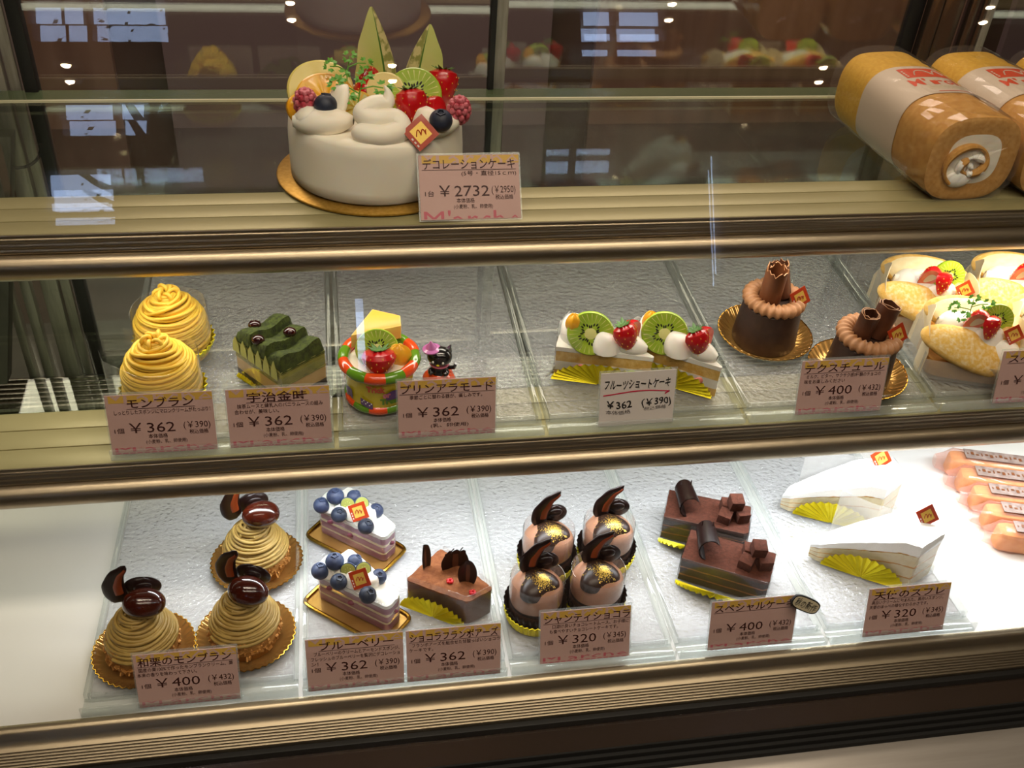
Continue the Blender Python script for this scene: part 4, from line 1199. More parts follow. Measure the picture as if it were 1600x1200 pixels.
mb.prism(cp, .050, .0655, 0, T, top=1); mb.prism(cp, .048, .0505, 2, T, inset=-.0003)
mb.build('cheesecake_piece', ['cheese_cake', 'cheese_top', 'crumb'], r, bevel=.0008)
# cat ornament on its pumpkin, fixed to the pot
r2 = E('cat_ornament', 'small shiny black cat with a pink hat sitting on an orange pumpkin', 'ornament', (.090, .183, zt(.183)), -.25, None, TILT)
mb = MB(); mb.ell((0, 0, .012), (.0155, .014, .012), 0, 40, 12, None, lambda a, b: 1 + .07 * abs(math.cos(4 * a))); mb.build('pumpkin', 'pot_orange', r2)
mb = MB(); mb.lathe([(.0004, .020), (.0085, .021), (.0092, .026), (.0065, .033), (.0004, .036)], 20)
mb.ell((-.007, -.006, .0255), (.0035, .005, .003)); mb.ell((.007, -.006, .0255), (.0035, .005, .003)); mb.tube([(.006, .004, .024), (.014, .003, .026), (.016, .002, .032)], [.0022, .002, .0015], 8)
mb.build('body', 'cat_black', r2)
mb = MB(); mb.ell((0, -.001, .041), (.0125, .0105, .0100), 0, 24, 16)
for s_ in (-1, 1): mb.add([(s_ * .0045, .002, .0480), (s_ * .0115, .002, .0455), (s_ * .0105, .001, .0560), (s_ * .008, -.003, .0475), (s_ * .008, .005, .0475)], [(0, 3, 2), (3, 1, 2), (1, 4, 2), (4, 0, 2)])
hd = mb.build('head', 'cat_black', r2)
mb = MB()
for s_ in (-1, 1): mb.ell((s_ * .0048, -.0108, .0405), (.0011, .0008, .0015))
mb.build('eyes', 'dot_white', hd)
MB().ell((0, -.0118, .0378), (.0016, .0008, .0010)).build('nose', 'pot_yellow', hd)
MB().tube([(.0085 * math.cos(a), .0075 * math.sin(a) - .001, .0325) for a in [i * PI / 10 for i in range(20)]], .0012, 6, closed=True).build('collar', 'pot_pink', r2)
MB().lathe([(.0004, .0485), (.0088, .0487), (.0088, .0498), (.0055, .0510), (.0028, .0550), (.0004, .0585)], 24, 0, TM((-.003, -.001, 0), 0, -.10)).build('hat', 'hat_pink', r2)

# fruit shortcakes
def shortcake(label, T_, L_, flavor):
    o = ((T_[0] + L_[0]) / 2, (T_[1] + L_[1]) / 2 + .008)
    r = M_('fruit_shortcake', label, 'cake', o[0], o[1], 0, 'fruit shortcakes')
    poly = rel(wedge(T_, L_, math.radians(37), tip=.0015), o)
    mb = MB(); slab(mb, poly, .0006, .010, 0, .0003, 2, 1); slab(mb, poly, .021, .0335, 0, .0003, 2, 2, .0002); mb.build('sponge', 'sponge', r)
    mb = MB(); slab(mb, poly, .010, .021, 0, .0005, 3, 3, .0003)
    slab(mb, poly, .0335, .0385, 0, .0002, 2, 4, -.0004)
    A = Vector(rel([T_], o)[0]); B = Vector(rel([L_], o)[0]); d = (B - A); nn = Vector((-d.y, d.x)).normalized()
    nn = nn if nn.y > 0 else -nn
    c = A + d * .52 + nn * .015
    dollop(mb, (*(A + d * .50 + nn * .010), .038), .0165, .020, 0, 0, (-.3, .2))
    dollop(mb, (*(A + d * .82 + nn * .022), .038), .017, .022, .6, 0, (-.1, .3))
    quenelle(mb, (*(A + d * .46 + nn * .013), .0395), (*(A + d * .10 + nn * .007), .0370), .0110, .017)
    mb.build('whipped_cream', 'cream_white', r)
    mb = MB()
    for k in range(3):
        p = A + d * (.22 + .26 * k) - nn * .0004
        mb.ell((p.x, p.y, .0155), (.007, .0018, .0042), 0 if (k == 2) == (flavor == 0) else 1)
    mb.build('fruit_filling', ['strawberry_flesh', 'kiwi_green'], r)
    kiwi(r, (*(A + d * .68 + nn * .009), .053), .0235, .0065, 1.12, 0, -.28, half=False)
    mb = MB(); mb.ell((*(A + d * .86 + nn * .014), .060), (.008, .007, .0105), 0, 16, 10, None, lambda a, b: 1 + .06 * math.cos(6 * a)); mb.build('pineapple_piece', 'orange_fruit', r)
    strawberry(r, (*(A + d * .335 + nn * .007), .056), .35, .25, 3.5, .031, .0130, cut=True, leaf=True)
    strawberry(r, (*(A + d * .27 + nn * .014), .054), -.1, -.2, .5, .028, .0125, cut=True, leaf=False)
    # parchment strip round the back and left corner
    n0 = [p for p in poly]
    Lc = B; tail = [tuple(A + d * .75 - nn * .001), tuple(B - nn * .001 + d * .012)] + [tuple(Vector(p) + Vector(p).normalized() * .0012) for p in poly[::-1][0:8]]
    mb = MB(); mb.sheet(tail, .001, lambda t: .052 + .010 * math.sin(PI * min(1, t * 1.5)), .0003); mb.build('film_collar', 'film', r)
    foil_flap(r, tuple(B + d * .02 - nn * .003), tuple(A + d * .05 - nn * .003), .027, .12, tuple(-nn), .0006, 18)
    if flavor == 0:
        p = B + d * .06
        mb = MB()
        for k in range(6): mb.add([(p.x - .003 + k * .0015, p.y - .004 + .001 * (k % 2), .001 + k * .0022), (p.x + .010 + k * .0015, p.y + .004, .001 + k * .0022), (p.x + .010 + k * .0015, p.y + .004, .0022 + k * .0022), (p.x - .003 + k * .0015, p.y - .004 + .001 * (k % 2), .0022 + k * .0022)], [(0, 1, 2, 3)])
        mb.build('silver_foil', 'silver_foil', r, flat=True)
    return r
shortcake('fruit shortcake wedge with kiwi, left of the pair, on yellow foil', (.304, .1665), (.2075, .192), 0)
shortcake('fruit shortcake wedge with kiwi, right of the pair, its tip past the handwritten card', (.3675, .1450), (.284, .196), 1)

# round chocolate cakes
def curl(par, loc, r, h, rx, ry, rz, mat, jag=.002, turns=1.25, seed=1):
    T = TM(loc, rx, ry, rz); mb = MB(); rd = random.Random(seed); n = 30; J = [rd.uniform(-1, 1) for _ in range(n + 1)]
    for off in (0, -.0011):
        def f(u, v, off=off):
            a = 2 * PI * turns * u; rr = r * (1 - .30 * u) + off
            return (rr * math.cos(a), rr * math.sin(a), h * v + (jag * J[int(u * n)] if v > .9 else 0) + .002 * u * v)
        mb.grid(f, n, 8, 0, T)
    mb.grid(lambda u, v: ((r * (1 - .3 * u) - .0011 * v) * math.cos(2 * PI * turns * u), (r * (1 - .3 * u) - .0011 * v) * math.sin(2 * PI * turns * u), h + jag * J[int(u * n)] + .002 * u), n, 1, 1, T)
    return mb.build('chocolate_curl', [mat, 'mocha'], par, ang=50)
def make_round(label, x, y, variant):
    r = M_('round_chocolate_cake', label, 'cake', x, y, 0, 'round chocolate cakes')
    pleated_cup(r, .036, .0505, .011, 40, 'gold_clear', 'gold_cup')
    MB().lathe([(.0004, .001), (.0335, .001), (.0345, .004), (.0338, .012), (.0315, .040), (.0305, .0480), (.027, .0510), (.0004, .0515)], 48, 0, None, lambda a, rr, z, j: (rr * (1 + .004 * math.sin(5 * a + j)), z)).build('chocolate_body', 'choc_matte', r)
    mb = MB(); n = 24
    def f(u, v):
        a = 2 * PI * u; b = 2 * PI * v
        rr = .0078 * (1 + .16 * math.sin(n * a + 2.2 * math.sin(b)) )
        return ((.0252 + rr * math.cos(b)) * math.cos(a + .12 * math.sin(b)), (.0252 + rr * math.cos(b)) * math.sin(a + .12 * math.sin(b)), .0545 + rr * .85 * math.sin(b))
    mb.grid(f, n * 7, 14, 0, cu=True, cv=True); mb.build('piped_ring', 'mocha', r, ang=70)
    if variant == 0:
        curl(r, (-.006, -.003, .051), .0135, .042, .05, -.05, .4, 'choc_milk', .0045, 1.2, 3)
        curl(r, (.012, .008, .052), .0120, .036, -.1, .30, 2, 'choc_mid', .002, 1.1, 8)
    else:
        curl(r, (-.010, -.001, .051), .0105, .033, .05, -.10, 1.3, 'choc_mid', .0012, 1.9, 5)
        curl(r, (.009, .004, .051), .0130, .035, -.05, .25, .2, 'choc_mid', .0012, 1.8, 9)
    logo_pick(r, (.021, -.014, .064), 1.2, .42, .15, .0190)
    return r
make_round('round chocolate cake with jagged curls, farther back on the left of the pair', .4495, .237, 0)
make_round('round chocolate cake with rolled curls, nearer, right behind the 400 yen card', .5265, .168, 1)

# folded sponge cakes in film
def folded(label, x, y, rz, full=True):
    r = M_('folded_sponge_cake', label, 'cake', x, y, rz, 'folded sponge cakes with cream and fruit')
    W, D = .086, .066
    mb = MB(); mb.prism(oval(W / 2, D / 2, 40, 5), .0005, .020, 0); mb.build('sponge_base', 'sponge_skin', r, bevel=.002)
    def lens(dx, dy, z, sx, sy, rx, ry, m, nm='sponge_shell'):
        T = TM((dx, dy, z), rx, ry, 0); mb = MB()
        def f(u, v):
            a = 2 * PI * u; b = PI * (v - .5); c = abs(math.cos(b)) ** .7
            return (sx * c * math.cos(a), sy * c * math.sin(a), .0085 * math.sin(b) - .006 * (c * math.cos(a)) ** 2)
        mb.grid(f, 36, 16, 0, T, cu=True, mf=lambda u, v: 1 if v > .70 else 0)
        return mb.build(nm, ['sponge', m], r)
    lens(-.002, -.024, .034, .056, .021, .72, .30, 'sponge_dusted')
    lens(.006, .020, .046, .054, .022, .95, .12, 'sponge_pale')
    lens(.043, -.006, .030, .034, .017, 1.2, 1.0, 'sponge_dusted')
    mb = MB()
    quenelle(mb, (-.036, .004, .034), (.040, .004, .030), .018, .030)
    dollop(mb, (.012, -.002, .040), .020, .018, 0, 0, (.1, -.1)); dollop(mb, (-.018, .004, .040), .018, .018)
    dollop(mb, (.032, -.010, .030), .017, .016)
    mb.build('whipped_cream', 'cream_white', r)
    kiwi(r, (.018, -.002, .062), .0185, .005, 1.15, 0, .25)
    strawberry(r, (-.004, -.013, .063), .4, .45, .2, .029, .0115, cut=True, leaf=False)
    strawberry(r, (.008, -.015, .061), .3, -.15, 3.9, .026, .0115, cut=True, leaf=False)
    if full: sprig(r, (-.012, -.010, .064), .2, 1.15, tilt=(0, -.35))
    logo_pick(r, (.036, -.014, .055), 1.2, .6, .1, .0165, dark=True)
    # milky paper standing up at both ends, film in front
    for sx in (-1, 1):
        mb = MB(); mb.sheet([(sx * (.046 + .004 * math.sin(k * .9)), -.034 + k * .0085) for k in range(9)], .001, lambda t: .030 + .036 * math.sin(PI * t) ** .7, .0004); mb.build('paper_sleeve', 'parchment', r)
    mb = MB(); mb.sheet([(-.047, -.036), (-.02, -.037), (.02, -.037), (.047, -.036)], .0006, .024, .0004); mb.build('film_front', 'film_milky', r)
    mb = MB(); mb.sheet([(-.050 + .0, .02), (-.0485, -.0), (-.0478, -.034)], .001, lambda t: .05 - .02 * t, .0003); mb.build('film_collar', 'film_milky', r)
    return r
fs = folded('folded sponge cake with strawberry, kiwi and a green sprig, nearest the front', .652, .181, -.32)
dup(fs, (.640, .262, zt(.262)), -.30, 'folded sponge cake behind the nearest one, under the rail beside the rear chocolate cake', tilt=TILT, skip=('chervil_sprig',))
dup(fs, (.752, .262, zt(.262)), -.30, 'folded sponge cake in the back right corner of the middle shelf', tilt=TILT, skip=('chervil_sprig',))
dup(fs, (.752, .181, zt(.181)), -.30, 'folded sponge cake cut by the right edge above the cut price card', tilt=TILT, skip=('chervil_sprig',))

# ------------------------------------------------------------------ lower deck
def L_(name, label, cat, x, y, rz=0, group=None): return E(name, label, cat, (x, y, ZL), rz, group)
# chestnut cakes on gold plates
def make_chestnut(label, x, y, rz):
    r = L_('chestnut_cake', label, 'cake', x, y, rz, 'beige chestnut cakes')
    MB().lathe([(.0004, .001), (.030, .001), (.0345, .017), (.0004, .018)], 40, 0, None, lambda a, rr, z, j: (rr * (1 + .012 * math.sin(24 * a)), z)).build('tart_shell', 'tart', r)
    mb = MB(); rd = random.Random(4)
    for k in range(330):
        a = rd.uniform(0, 6.283); t = rd.random(); rr = .0345 - .0045 * t + rd.uniform(-.001, .001); z = .014 + .018 * t
        if rd.random() < .25: z = .006 + .012 * rd.random(); rr = .033 + rd.uniform(0, .0015)
        s_ = rd.uniform(.0020, .0042); T = TM((rr * math.cos(a), rr * math.sin(a), z), rd.uniform(0, 3), rd.uniform(0, 3), a)
        mb.box((0, 0, 0), (s_, s_ * 1.3, s_ * .45), 0 if k % 3 else 1, T)
    mb.lathe([(.0340, .012), (.0342, .022), (.0315, .031), (.020, .034)], 30, 0, None, caps=(False, False))
    mb.build('crumb_coat', ['crumb', 'biscuit'], r, flat=True)
    def prof(u):
        t = u; return (.0285 * (1 - t) ** .72 + .0060, .026 + .036 * t)
    mb = MB(); mb.lathe([(.0004, .024)] + [(prof(k / 8)[0] - .0025, prof(k / 8)[1]) for k in range(9)] + [(.0004, .0615)], 28)
    mb.tube(noodle_path(prof, 12, 4, .0032, .0010), .0019, 7); mb.tube(noodle_path(prof, 10, 9, .0050, .0010, dirn=-1), .0018, 7)
    rd = random.Random(2)
    for k in range(7):
        a = k * .9; mb.tube([(.006 * math.cos(a), .006 * math.sin(a), .0615), (.012 * math.cos(a), .012 * math.sin(a), .0600), (.0165 * math.cos(a + .1), .0165 * math.sin(a + .1), .0545)], .0017, 7)
    mb.build('chestnut_cream', 'noodle_chestnut', r, ang=70)
    mb = MB(); mb.ell((.001, -.002, .0720), (.0190, .0155, .0145), 0, 28, 18, TM((0, 0, 0), 0, .12, 0), lambda a, b: 1 + .04 * math.sin(2 * a + 1) * math.cos(b)); mb.build('glazed_chestnut', 'chestnut_glazed', r)
    choc_feather(r, (-.007, .0130, .0665), .1, 1.34, .06, slant=.45)
    return r
def gold_plate(label, x, y):
    p = L_('gold_plate', label, 'plate', x, y, 0, 'pleated gold plates')
    mb = MB()
    def mod(a, r, z, j): return (r + (.0011 * math.cos(44 * a) if 2 < j < 8 else 0), z)
    mb.lathe([(.0004, .0002), (.036, .0002), (.037, .0004), (.0405, .0018), (.0455, .0050), (.0490, .0074), (.0488, .0080), (.0452, .0058), (.0400, .0026), (.036, .0010), (.0004, .0010)], 176, 0, None, mod)
    mb.build('dish', 'gold_clear', p, ang=50)
    MB().tube([((.0490 + .0009 * math.cos(44 * a)) * math.cos(a), (.0490 + .0009 * math.cos(44 * a)) * math.sin(a), .0078) for a in [2 * PI * k / 220 for k in range(220)]], .0006, 6, closed=True).build('rim', 'gold_foil', p)
    return p
CP = [(-.2072, .0655, .0, 'front left, beside the card'), (-.1112, .0735, -.35, 'front right'), (-.1047, .1745, .25, 'at the back, under the rail')]
c0 = p0 = None
for x, y, rz, ps in CP:
    if c0 is None:
        p0 = gold_plate('pleated gold plate under the chestnut cake ' + ps, x, y); p0.scale = (.975, .975, 1); c0 = make_chestnut('beige chestnut cake with glazed chestnut, ' + ps + ' of the three', x, y, rz)
    else:
        dup(p0, (x, y, ZL), .3, 'pleated gold plate under the chestnut cake ' + ps)
        dup(c0, (x, y, ZL), rz, 'beige chestnut cake with glazed chestnut, ' + ps + ' of the three')

# blueberry cakes
def make_blueberry(label, x, y):
    r = L_('blueberry_cake', label, 'cake', x, y, 0, 'blueberry cakes')
    T_ = Vector((.0315, -.032)); L0 = Vector((-.0380, .0240)); poly = rounded([tuple(T_), (.0460, -.0150), (-.002, .055), tuple(L0)], .0065)
    mb = MB(); slab(mb, poly, .001, .0095, 0, .0003, 2, 1); slab(mb, poly, .012, .020, 0, .0004, 3, 2); slab(mb, poly, .0235, .032, 0, .0005, 3, 3); mb.build('berry_mousse', 'berry_cream', r)
    mb = MB(); slab(mb, poly, .0095, .012, 0, .0004, 1, 4, .0003); slab(mb, poly, .020, .0235, 0, .0004, 1, 6, .0003); mb.build('almond_sponge', 'sponge_pale', r)
    mb = MB()
    for k, t in enumerate((.12, .5, .8)):
        p = T_ + (L0 - T_) * t; q = Vector((.0385, -.0225)) if k == 0 else p
        mb.ell((q.x, q.y, .020 if k == 0 else .012 + .006 * k), (.0045, .0022, .0030))
    mb.build('berry_jam', 'berry_jam', r)
    mb = MB(); slab(mb, poly, .032, .0370, 0, .0004, 2, 5, -.0006); top_cream(mb, poly, .0368, .0028, 0, 0, 2)
    c = (T_ + L0) / 2
    dollop(mb, (-.022, .023, .039), .0130, .017, 0, 0, (.2, .1)); dollop(mb, (.002, .007, .039), .0125, .016, .5); dollop(mb, (.016, .001, .039), .0110, .012, 0, 0, (.6, 0)); dollop(mb, (-.010, .010, .039), .011, .013)
    mb.build('whipped_cream', 'cream_white', r)
    random.seed(11)
    for (bx, by, bz, q, dk) in ((-.033, .017, .0455, .0094, 0), (-.018, .018, .0565, .0097, 0), (-.015, .000, .0455, .0088, 1), (.013, -.020, .0445, .0090, 1), (.025, .003, .0450, .0082, 0), (.002, .020, .0520, .0080, 0)):
        blueberry(r, (bx, by, bz), q, bool(dk))
    blueberry_half(r, (-.005, .006, .0540), .0085, 1.15, -.3); blueberry_half(r, (.010, .006, .0535), .0085, 1.0, .35)
    logo_pick(r, (.006, -.006, .0535), 1.05, .42, -.25, .0185)
    P_ = poly; tail = [tuple(Vector(p) * 1.02 + Vector((-.0003, -.0004))) for p in (P_[-6:] + P_[0:14])]
    mb = MB(); mb.sheet(tail, .001, .0395, .0003); mb.build('film_collar', 'film', r)
    return r
def gold_tray(label, x, y, rz):
    t = L_('gold_cake_tray', label, 'cake tray', x, y, rz, 'oblong gold cake trays'); W, D = .108, .050
    mb = MB(); mb.prism(oval(W / 2, D / 2, 40, 9), .0003, .0010)
    po, pi_ = oval(W / 2, D / 2, 40, 9), oval(W / 2 - .004, D / 2 - .004, 40, 9)
    mb.build('base', 'gold_clear', t)
    mb = MB(); mb.tube([(x_, y_, .0024) for x_, y_ in oval(W / 2 - .001, D / 2 - .001, 60, 9)], .0021, 8, closed=True)
    mb.build('rolled_rim', 'gold_foil', t); return t
def oval(a, b, n=28, p=3.2):
    return [(a * math.copysign(abs(math.cos(t)) ** (2 / p), math.cos(t)), b * math.copysign(abs(math.sin(t)) ** (2 / p), math.sin(t))) for t in [2 * PI * (i + .5) / n for i in range(n)]]
g0 = gold_tray('oblong gold tray under the front blueberry cake', -.0015, .0965, -.70)
b0 = make_blueberry('violet blueberry cake wedge in front, right behind its price card', -.003, .0950)
b0.location.z = ZL + .001
dup(g0, (.0010, .1955, ZL), -.70, 'oblong gold tray under the rear blueberry cake')
dup(b0, (-.0005, .1935, ZL + .001), 0, 'violet blueberry cake wedge behind the front one, under the rail')

# cocoa raspberry wedge
o = (.095, .095)
r = L_('cocoa_raspberry_cake', 'cocoa dusted wedge with three chocolate chips on yellow foil', 'cake', *o)
T_, L0 = (.1255, .0655), (.0510, .1020)
poly = rounded(rel([(.1085, .0640), (.1370, .0790), (.0900, .1420), (.0495, .1010)], o), .005)
T_ = (.1085, .0640); L0 = (.0495, .1010)
mb = MB(); slab(mb, poly, .001, .0335, 0, .0003, 4, 1); mb.build('mousse', 'mousse_brown', r)
mb = MB(); slab(mb, poly, .0330, .0352, 0, .0006, 1, 2, -.0004); top_cream(mb, poly, .0350, .0022, 0, 0, 5, .0012); mb.build('cocoa_top', 'cocoa_light', r)
def chip(loc, w_, h_, rz, lean, notch=False):
    T = TM(loc, lean, 0, rz); mb = MB()
    for off in (0, .0012):
        def f(u, v, off=off):
            a = (u - .5) * 2; w2 = w_ * (math.sin(PI * (.12 + .78 * v)) ** .6 if not notch else (.75 + .25 * math.sin(PI * min(1, v + .1))))
            return (a * w2, off + .0030 * (1 - a * a), h_ * v + (.0014 * math.sin(9 * a) if notch and v > .9 else 0))
        mb.grid(f, 10, 12, 0, T)
        if off == 0: mb.grid(lambda u, v: (lambda p: (p[0], p[1] - .0003, p[2]))(f(.42 + .22 * u, .1 + .75 * v)), 3, 8, 1, T)
    if notch:
        for s_ in (-.3, .35): mb.tube([(w_ * s_, .002, h_ * .95), (w_ * s_ + .001, .002, h_ * 1.1), (w_ * s_ + .003, .002, h_ * 1.2)], .0006, 5, 0, T)
    return mb.build('chocolate_chip', ['choc_dark', 'choc_mid'], r)
chip((-.022, .018, .034), .0062, .033, .75, -.05); chip((.006, .014, .035), .0145, .026, .1, .05, True); chip((.016, -.008, .034), .0098, .030, -.15, -.1)
for xx, yy in ((-.001, -.003), (.020, -.021)):
    mb = MB()
    for k in range(7): mb.ell((xx + .0022 * math.cos(k * .9), yy + .0022 * math.sin(k * .9), .0375 + .0006 * (k % 2)), .0018, 0, 8, 6)
    mb.build('raspberry_piece', 'strawberry', r)
mb = MB(); mb.sheet([tuple(Vector(p) * 1.02) for p in poly[-6:]] + [tuple(Vector(p) * 1.015) for p in poly[0:16]], .001, lambda t: .043, .0003); mb.build('film_collar', 'film', r)
A = Vector(rel([T_], o)[0]); B = Vector(rel([L0], o)[0]); d = (B - A); nn = Vector((-d.y, d.x)).normalized(); nn = nn if nn.y < 0 else -nn
foil_flap(r, tuple(B + d * .06 + nn * .003), tuple(A - d * .02 + nn * .003), .026, .10, tuple(nn), .0004, 17)

# chocolate dome cups
def make_dome(label, x, y, rz):
    r = L_('chocolate_dome_cup', label, 'cake', x, y, rz, 'chocolate dome cups')
    pleated_cup(r, .0275, .0318, .015, 36, 'yellow_foil', 'foil_cup', False, .0009)
    mb = MB()
    for rr0, th in ((.0288, 0), (.0282, 0)):
        mb.grid(lambda u, v, rr0=rr0: ((rr0 - .002 + .0055 * v + .0009 * math.cos(30 * 2 * PI * u)) * math.cos(2 * PI * u), (rr0 - .002 + .0055 * v + .0009 * math.cos(30 * 2 * PI * u)) * math.sin(2 * PI * u), .008 + .017 * v + (.0018 * (int(u * 60) % 2) if v > .9 else 0)), 120, 3, 0, cu=True)
    mb.build('paper_case', 'paper_brown', r, flat=True)
    MB().lathe([(.0004, .002), (.0270, .002), (.0272, .012), (.0272, .026), (.0004, .0265)], 36).build('chocolate_mousse', 'mousse_brown', r)
    MB().lathe([(.0272, .0255), (.0276, .0275), (.0272, .0295), (.0004, .030)], 36, caps=(True, True)).build('chocolate_layer', 'choc_sponge', r)
    MB().lathe([(.0270, .0290), (.0272, .038), (.0262, .0450), (.0225, .0515), (.0150, .0565), (.0004, .0585)], 36, 0, None, lambda a, rr, z, j: (rr * (1 + .012 * math.sin(2 * a + j * 1.3)), z + .0012 * math.sin(a + j))).build('chocolate_cream', 'mocha_pink', r)
    mb = MB()
    def f(u, v):
        a = 2 * PI * u; q = v; R0 = .0205 * (1 + .12 * math.cos(3 * a + .6) + .07 * math.sin(2 * a))
        rr = R0 * math.sin(q * PI / 2) ** .8
        return (rr * math.cos(a), -.004 + rr * math.sin(a), .0470 + .0140 * math.cos(q * PI / 2) ** .80 + .0012 * (1 - q))
    mb.grid(f, 36, 12, 0, cu=True); dm = mb.build('glaze_dome', 'choc_glaze', r)
    mb = MB(); rd = random.Random(6)
    for k in range(620):
        sg = .0036 if k < 380 else .0075
        x_, y_ = rd.gauss(.0030, sg), rd.gauss(-.0085, sg)
        rad_ = math.hypot(x_, y_ + .004) / .0200
        if rad_ > .93: continue
        q = math.asin(min(1, rad_ ** 1.25)) * 2 / PI; z_ = .0470 + .0140 * math.cos(q * PI / 2) ** .80 + .0012 * (1 - q) + .0005
        s_ = rd.uniform(.00025, .00060); a = rd.uniform(0, 3); sl = -.9 * rad_
        dx, dy = (x_ / (rad_ * .02 + 1e-6), (y_ + .004) / (rad_ * .02 + 1e-6))
        pts = []
        for c_ in range(4):
            u_, w_ = s_ * math.cos(a + c_ * PI / 2), s_ * math.sin(a + c_ * PI / 2); pts.append((x_ + u_, y_ + w_, z_ + sl * (u_ * dx + w_ * dy) * .8))
        mb.add(pts, [(0, 1, 2, 3)])
    gd = mb.build('gold_dust', 'gold_flake', dm, flat=True); gd['kind'] = 'stuff'
    choc_feather(r, (-.005, .0105, .0590), .05, 1.22, .0)
    mb = MB(); mb.sheet([(.0280 * math.cos(a), .0280 * math.sin(a)) for a in [i * 2 * PI / 48 for i in range(49)]], .003, .058, .0003); mb.build('film_collar', 'film', r)
    return r
DP = [(.1800, .0690, 0, 'front left'), (.2445, .0740, -.1, 'front right'), (.2050, .1370, .1, 'back left'), (.2725, .1410, -.05, 'back right')]
d0 = None
for x, y, rz, ps in DP:
    lab = 'chocolate dome cup with gold dust and chocolate feather, %s of the four' % ps
    if d0 is None: d0 = make_dome(lab, x, y, rz)
    else: dup(d0, (x, y, ZL), rz, lab)

# dark cocoa bars
def make_bar(label, x, y, rz):
    r = L_('cocoa_bar', label, 'cake', x, y, rz, 'dark cocoa bars'); W, D = .094, .048
    rect = [(-W / 2, -D / 2), (W / 2 - .004, -D / 2), (W / 2, -D / 2 + .004), (W / 2, D / 2), (-W / 2, D / 2)]
    mb = MB(); slab(mb, rect, .001, .0085, 0, .0004, 2, 1); slab(mb, rect, .0105, .019, 0, .0004, 2, 2); slab(mb, rect, .021, .029, 0, .0004, 2, 3); mb.build('chocolate_sponge', 'choc_sponge', r)
    mb = MB(); slab(mb, rect, .0085, .0105, 0, .0003, 1, 4, .0004); slab(mb, rect, .019, .021, 0, .0003, 1, 5, .0004); mb.build('cream_stripe', 'choc_stripe', r)
    mb = MB(); slab(mb, rect, .029, .0325, 0, .0003, 1, 6, -.0002); top_cream(mb, rect, .0323, .0010, 0, 0, 3, .0005); mb.build('cocoa_top', 'cocoa', r)
    for k, (a, b, z, q, t) in enumerate(((.020, .008, .0395, .0150, .2), (.037, -.002, .0392, .0145, .5), (.019, -.010, .0392, .0145, -.2), (.028, .001, .0535, .0150, .35))):
        mb = MB(); mb.box((0, 0, 0), (q, q, q * .95), 0, TM((a, b, z), .06 * k, .05, t)); mb.build('chocolate_cube', 'cocoa', r, bevel=.0007)
    T = TM((-.026, .002, .036), 0, 0, .35); mb = MB()
    for off in (0, .0012):
        mb.grid(lambda u, v, off=off: ((.0125 - off) * math.cos(.2 + 4.2 * u) * (1 - .15 * v), -.017 + .034 * v + .003 * math.sin(5 * u), .0085 + (.0115 - off) * math.sin(.2 + 4.2 * u) * (1 - .1 * v)), 26, 8, 0, T)
    for s_ in (-.006, .006): mb.tube([(s_, .012, .018), (s_ + .0005, .014, .0225)], .0007, 5, 0, T)
    mb.build('chocolate_curl', ['choc_dark', 'choc_orange'], r)
    mb = MB(); mb.sheet([(W / 2 - .01, D / 2 + .001), (-W / 2 - .001, D / 2 + .001), (-W / 2 - .0012, -D / 2 - .001), (W / 2 + .001, -D / 2 - .001), (W / 2 + .0018, D / 2 - .004), (W / 2 - .004, D / 2 + .0016)], .001, lambda t: .040 - .006 * math.sin(PI * t), .0003); mb.build('film_collar', 'film', r)
    foil_flap(r, (-W / 2 - .002, -D / 2 - .001), (W / 2 - .006, -D / 2 - .003), .024, 1.0, (0, -1), .0004, 18)
    return r
e0 = make_bar('dark cocoa bar with chocolate cubes, nearer, right behind its price card', .3985, .1005, -.52)
dup(e0, (.3975, .171, ZL), -.42, 'dark cocoa bar with chocolate cubes, farther back, half behind the nearer bar')

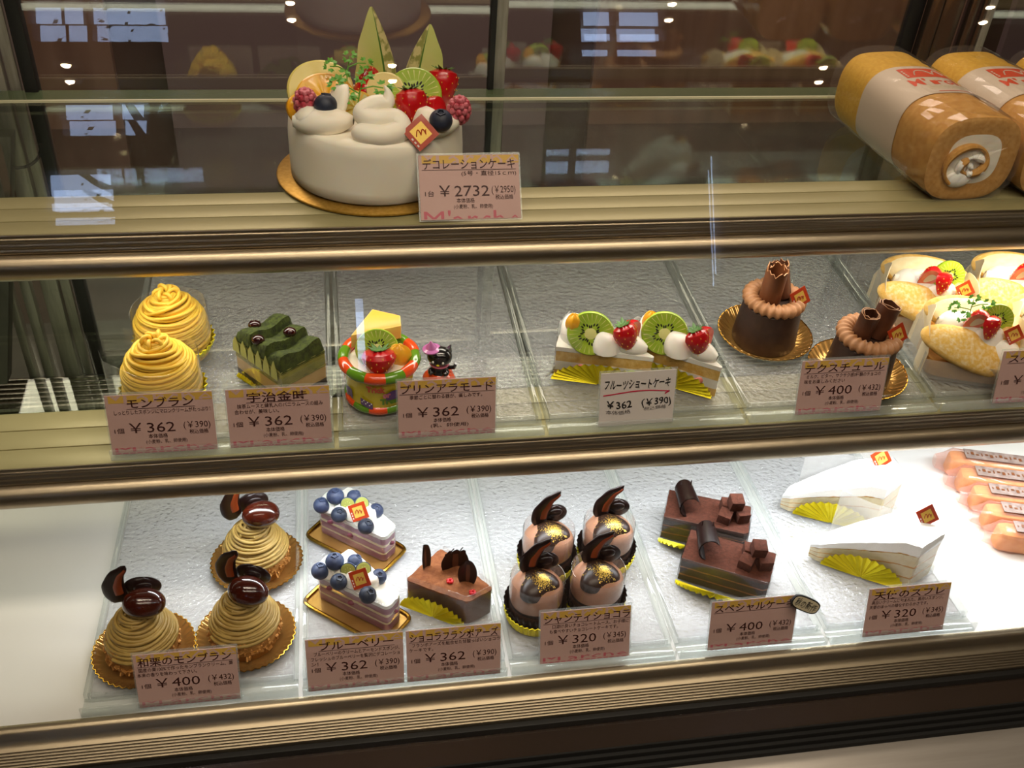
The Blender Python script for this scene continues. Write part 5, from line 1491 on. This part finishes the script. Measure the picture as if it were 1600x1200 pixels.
# white souffle wedges
def make_souffle(label, x, y, rz):
    r = L_('white_souffle', label, 'cake', x, y, rz, 'white souffle wedges')
    # tip at the left (-x), back end at the right
    tip = (-.070, .012); poly = [(-.070, .010), (-.062, .003), (.030, -.030), (.062, -.004), (.058, .026), (-.060, .018)]
    zz = lambda x_, y_: .018 + .046 * min(1, max(0, (x_ + .070) / .085)) ** .8
    def layer(mb, a, b, m=0, ins=0, seed=0):
        rd = random.Random(seed); P_ = dense(poly, .004); n = len(P_); vs_ = []
        cx, cy = 0, 0
        for t in (a, (a + b) / 2, b):
            for q in P_:
                d = math.hypot(q[0], q[1]); k = 1 - (ins + rd.uniform(-.0004, .0004)) / d
                vs_.append((q[0] * k, q[1] * k, .001 + zz(*q) * t + rd.uniform(-.0003, .0003)))
        fs = [(j * n + i, j * n + (i + 1) % n, (j + 1) * n + (i + 1) % n, (j + 1) * n + i) for j in range(2) for i in range(n)] + [tuple(range(n - 1, -1, -1)), tuple(2 * n + i for i in range(n))]
        mb.add(vs_, fs, m)
    mb = MB()
    for a, b in ((0, .23), (.245, .48), (.495, .74)): layer(mb, a, b, 0, 0, int(a * 100))
    mb.build('white_sponge', 'sponge_pale', r)
    mb = MB()
    for a in (.225, .475, .73): layer(mb, a, a + .025, 0, -.0003, 7)
    mb.build('baked_line', 'sponge_skin', r)
    mb = MB(); layer(mb, .752, .98, 0, -.0006, 9)
    P_ = dense(poly, .004)
    def tp(u, v):
        p = P_[int(u * len(P_)) % len(P_)]; k = 1 - v; x_, y_ = p[0] * k * 1.01, p[1] * k * 1.01
        return (x_, y_, .001 + zz(x_, y_) * .975 + .004 * min(1, v * 3) + .0012 * math.sin(x_ * 260) * math.sin(y_ * 300 + 1) * min(1, v * 4))
    mb.grid(tp, len(P_), 8, 0, cu=True); mb.build('sugar_cream', 'sugar_white', r)
    mb = MB(); mb.sheet([(-.074, .008), (-.02, -.0135), (.031, -.0325), (.066, -.004), (.062, .030)], .001, lambda t: .020 + .042 * min(1, t * 1.6), .0003); mb.build('film_collar', 'film', r)
    mb = MB(); mb.sheet([(-.050, .022), (-.010, .0245), (.050, .029)], .001, lambda t: .090 - .035 * t, .0003); mb.build('film_back', 'film_milky', r)
    foil_flap(r, (-.058, .000), (.026, -.0315), .033, .12, (-.36, -.93), .0004, 16)
    return r
s0 = make_souffle('white souffle wedge nearer the front, right behind its price card', .571, .096, -.22)
logo_pick(s0, (.044, .010, .074), 1.15, .52, .1, .0200, dark=True)
s1 = dup(s0, (.572, .186, ZL), -.10, 'white souffle wedge farther back, its pick standing under the rail', skip=('logo_pick',))
logo_pick(s1, (.036, .012, .075), 1.15, .50, .1, .0205)

# wrapped baked cakes at the right end
def make_packet(label, x, y, z, rz):
    r = E('baked_cake_packet', label, 'packet', (x, y, z), rz, 'pink wrapped baked cakes')
    W, D, H = .115, .026, .026
    mb = MB(); mb.prism(oval(W / 2, D / 2, 40, 6), .001, H, 0, None, inset=.001); mb.build('biscuit', 'biscuit', r, bevel=.003)
    mb = MB(); mb.box((.008, .001, H + .0048), (W - .020, D * .70, .0006), 0)
    for k in range(16): mb.box((-.036 + .0058 * k, .001 + .0012 * math.sin(k * 2.1), H + .0053), (.0036 if k % 3 else .0016, .0052 if k % 2 else .0030, .0003), 1)
    mb.build('printed_strip', ['label_gray', 'choc_milk'], r, flat=True)
    rd = random.Random(3); mb = MB(); J = [[rd.uniform(-1, 1) for _ in range(24)] for _ in range(14)]
    def f(u, v):
        i = int(u * 24) % 24; j = min(13, int(v * 13)); a = 2 * PI * u
        pin = min(1, min(v, 1 - v) * 7 + .12)
        yy, zz = sq(a, D / 2 + .0025, H / 2 + .0022, 4)
        flare = .006 * max(0, 1 - min(v, 1 - v) * 14)
        return ((v - .5) * (W + .030), yy * pin + flare * math.cos(a) + .0009 * J[j][i], max(.0003, H / 2 + .0015 + zz * pin + flare * math.sin(a) + .0009 * J[j][i]))
    mb.grid(f, 24, 13, 0, cu=True); mb.build('pink_wrapper', 'film_pink', r, flat=True)
    return r
PK = [(.800, .236, 'rearmost'), (.797, .203, 'second from the back'), (.796, .170, 'middle one'), (.793, .137, 'second from the front'), (.789, .104, 'nearest the front')]
k0 = None
for x, y, ps in PK:
    lab = 'baked cake in pink wrapper at the right end of the deck, ' + ps
    if k0 is None: k0 = make_packet(lab, x, y, .0004, -.30)
    else: dup(k0, (x, y, .0004), -.30, lab)
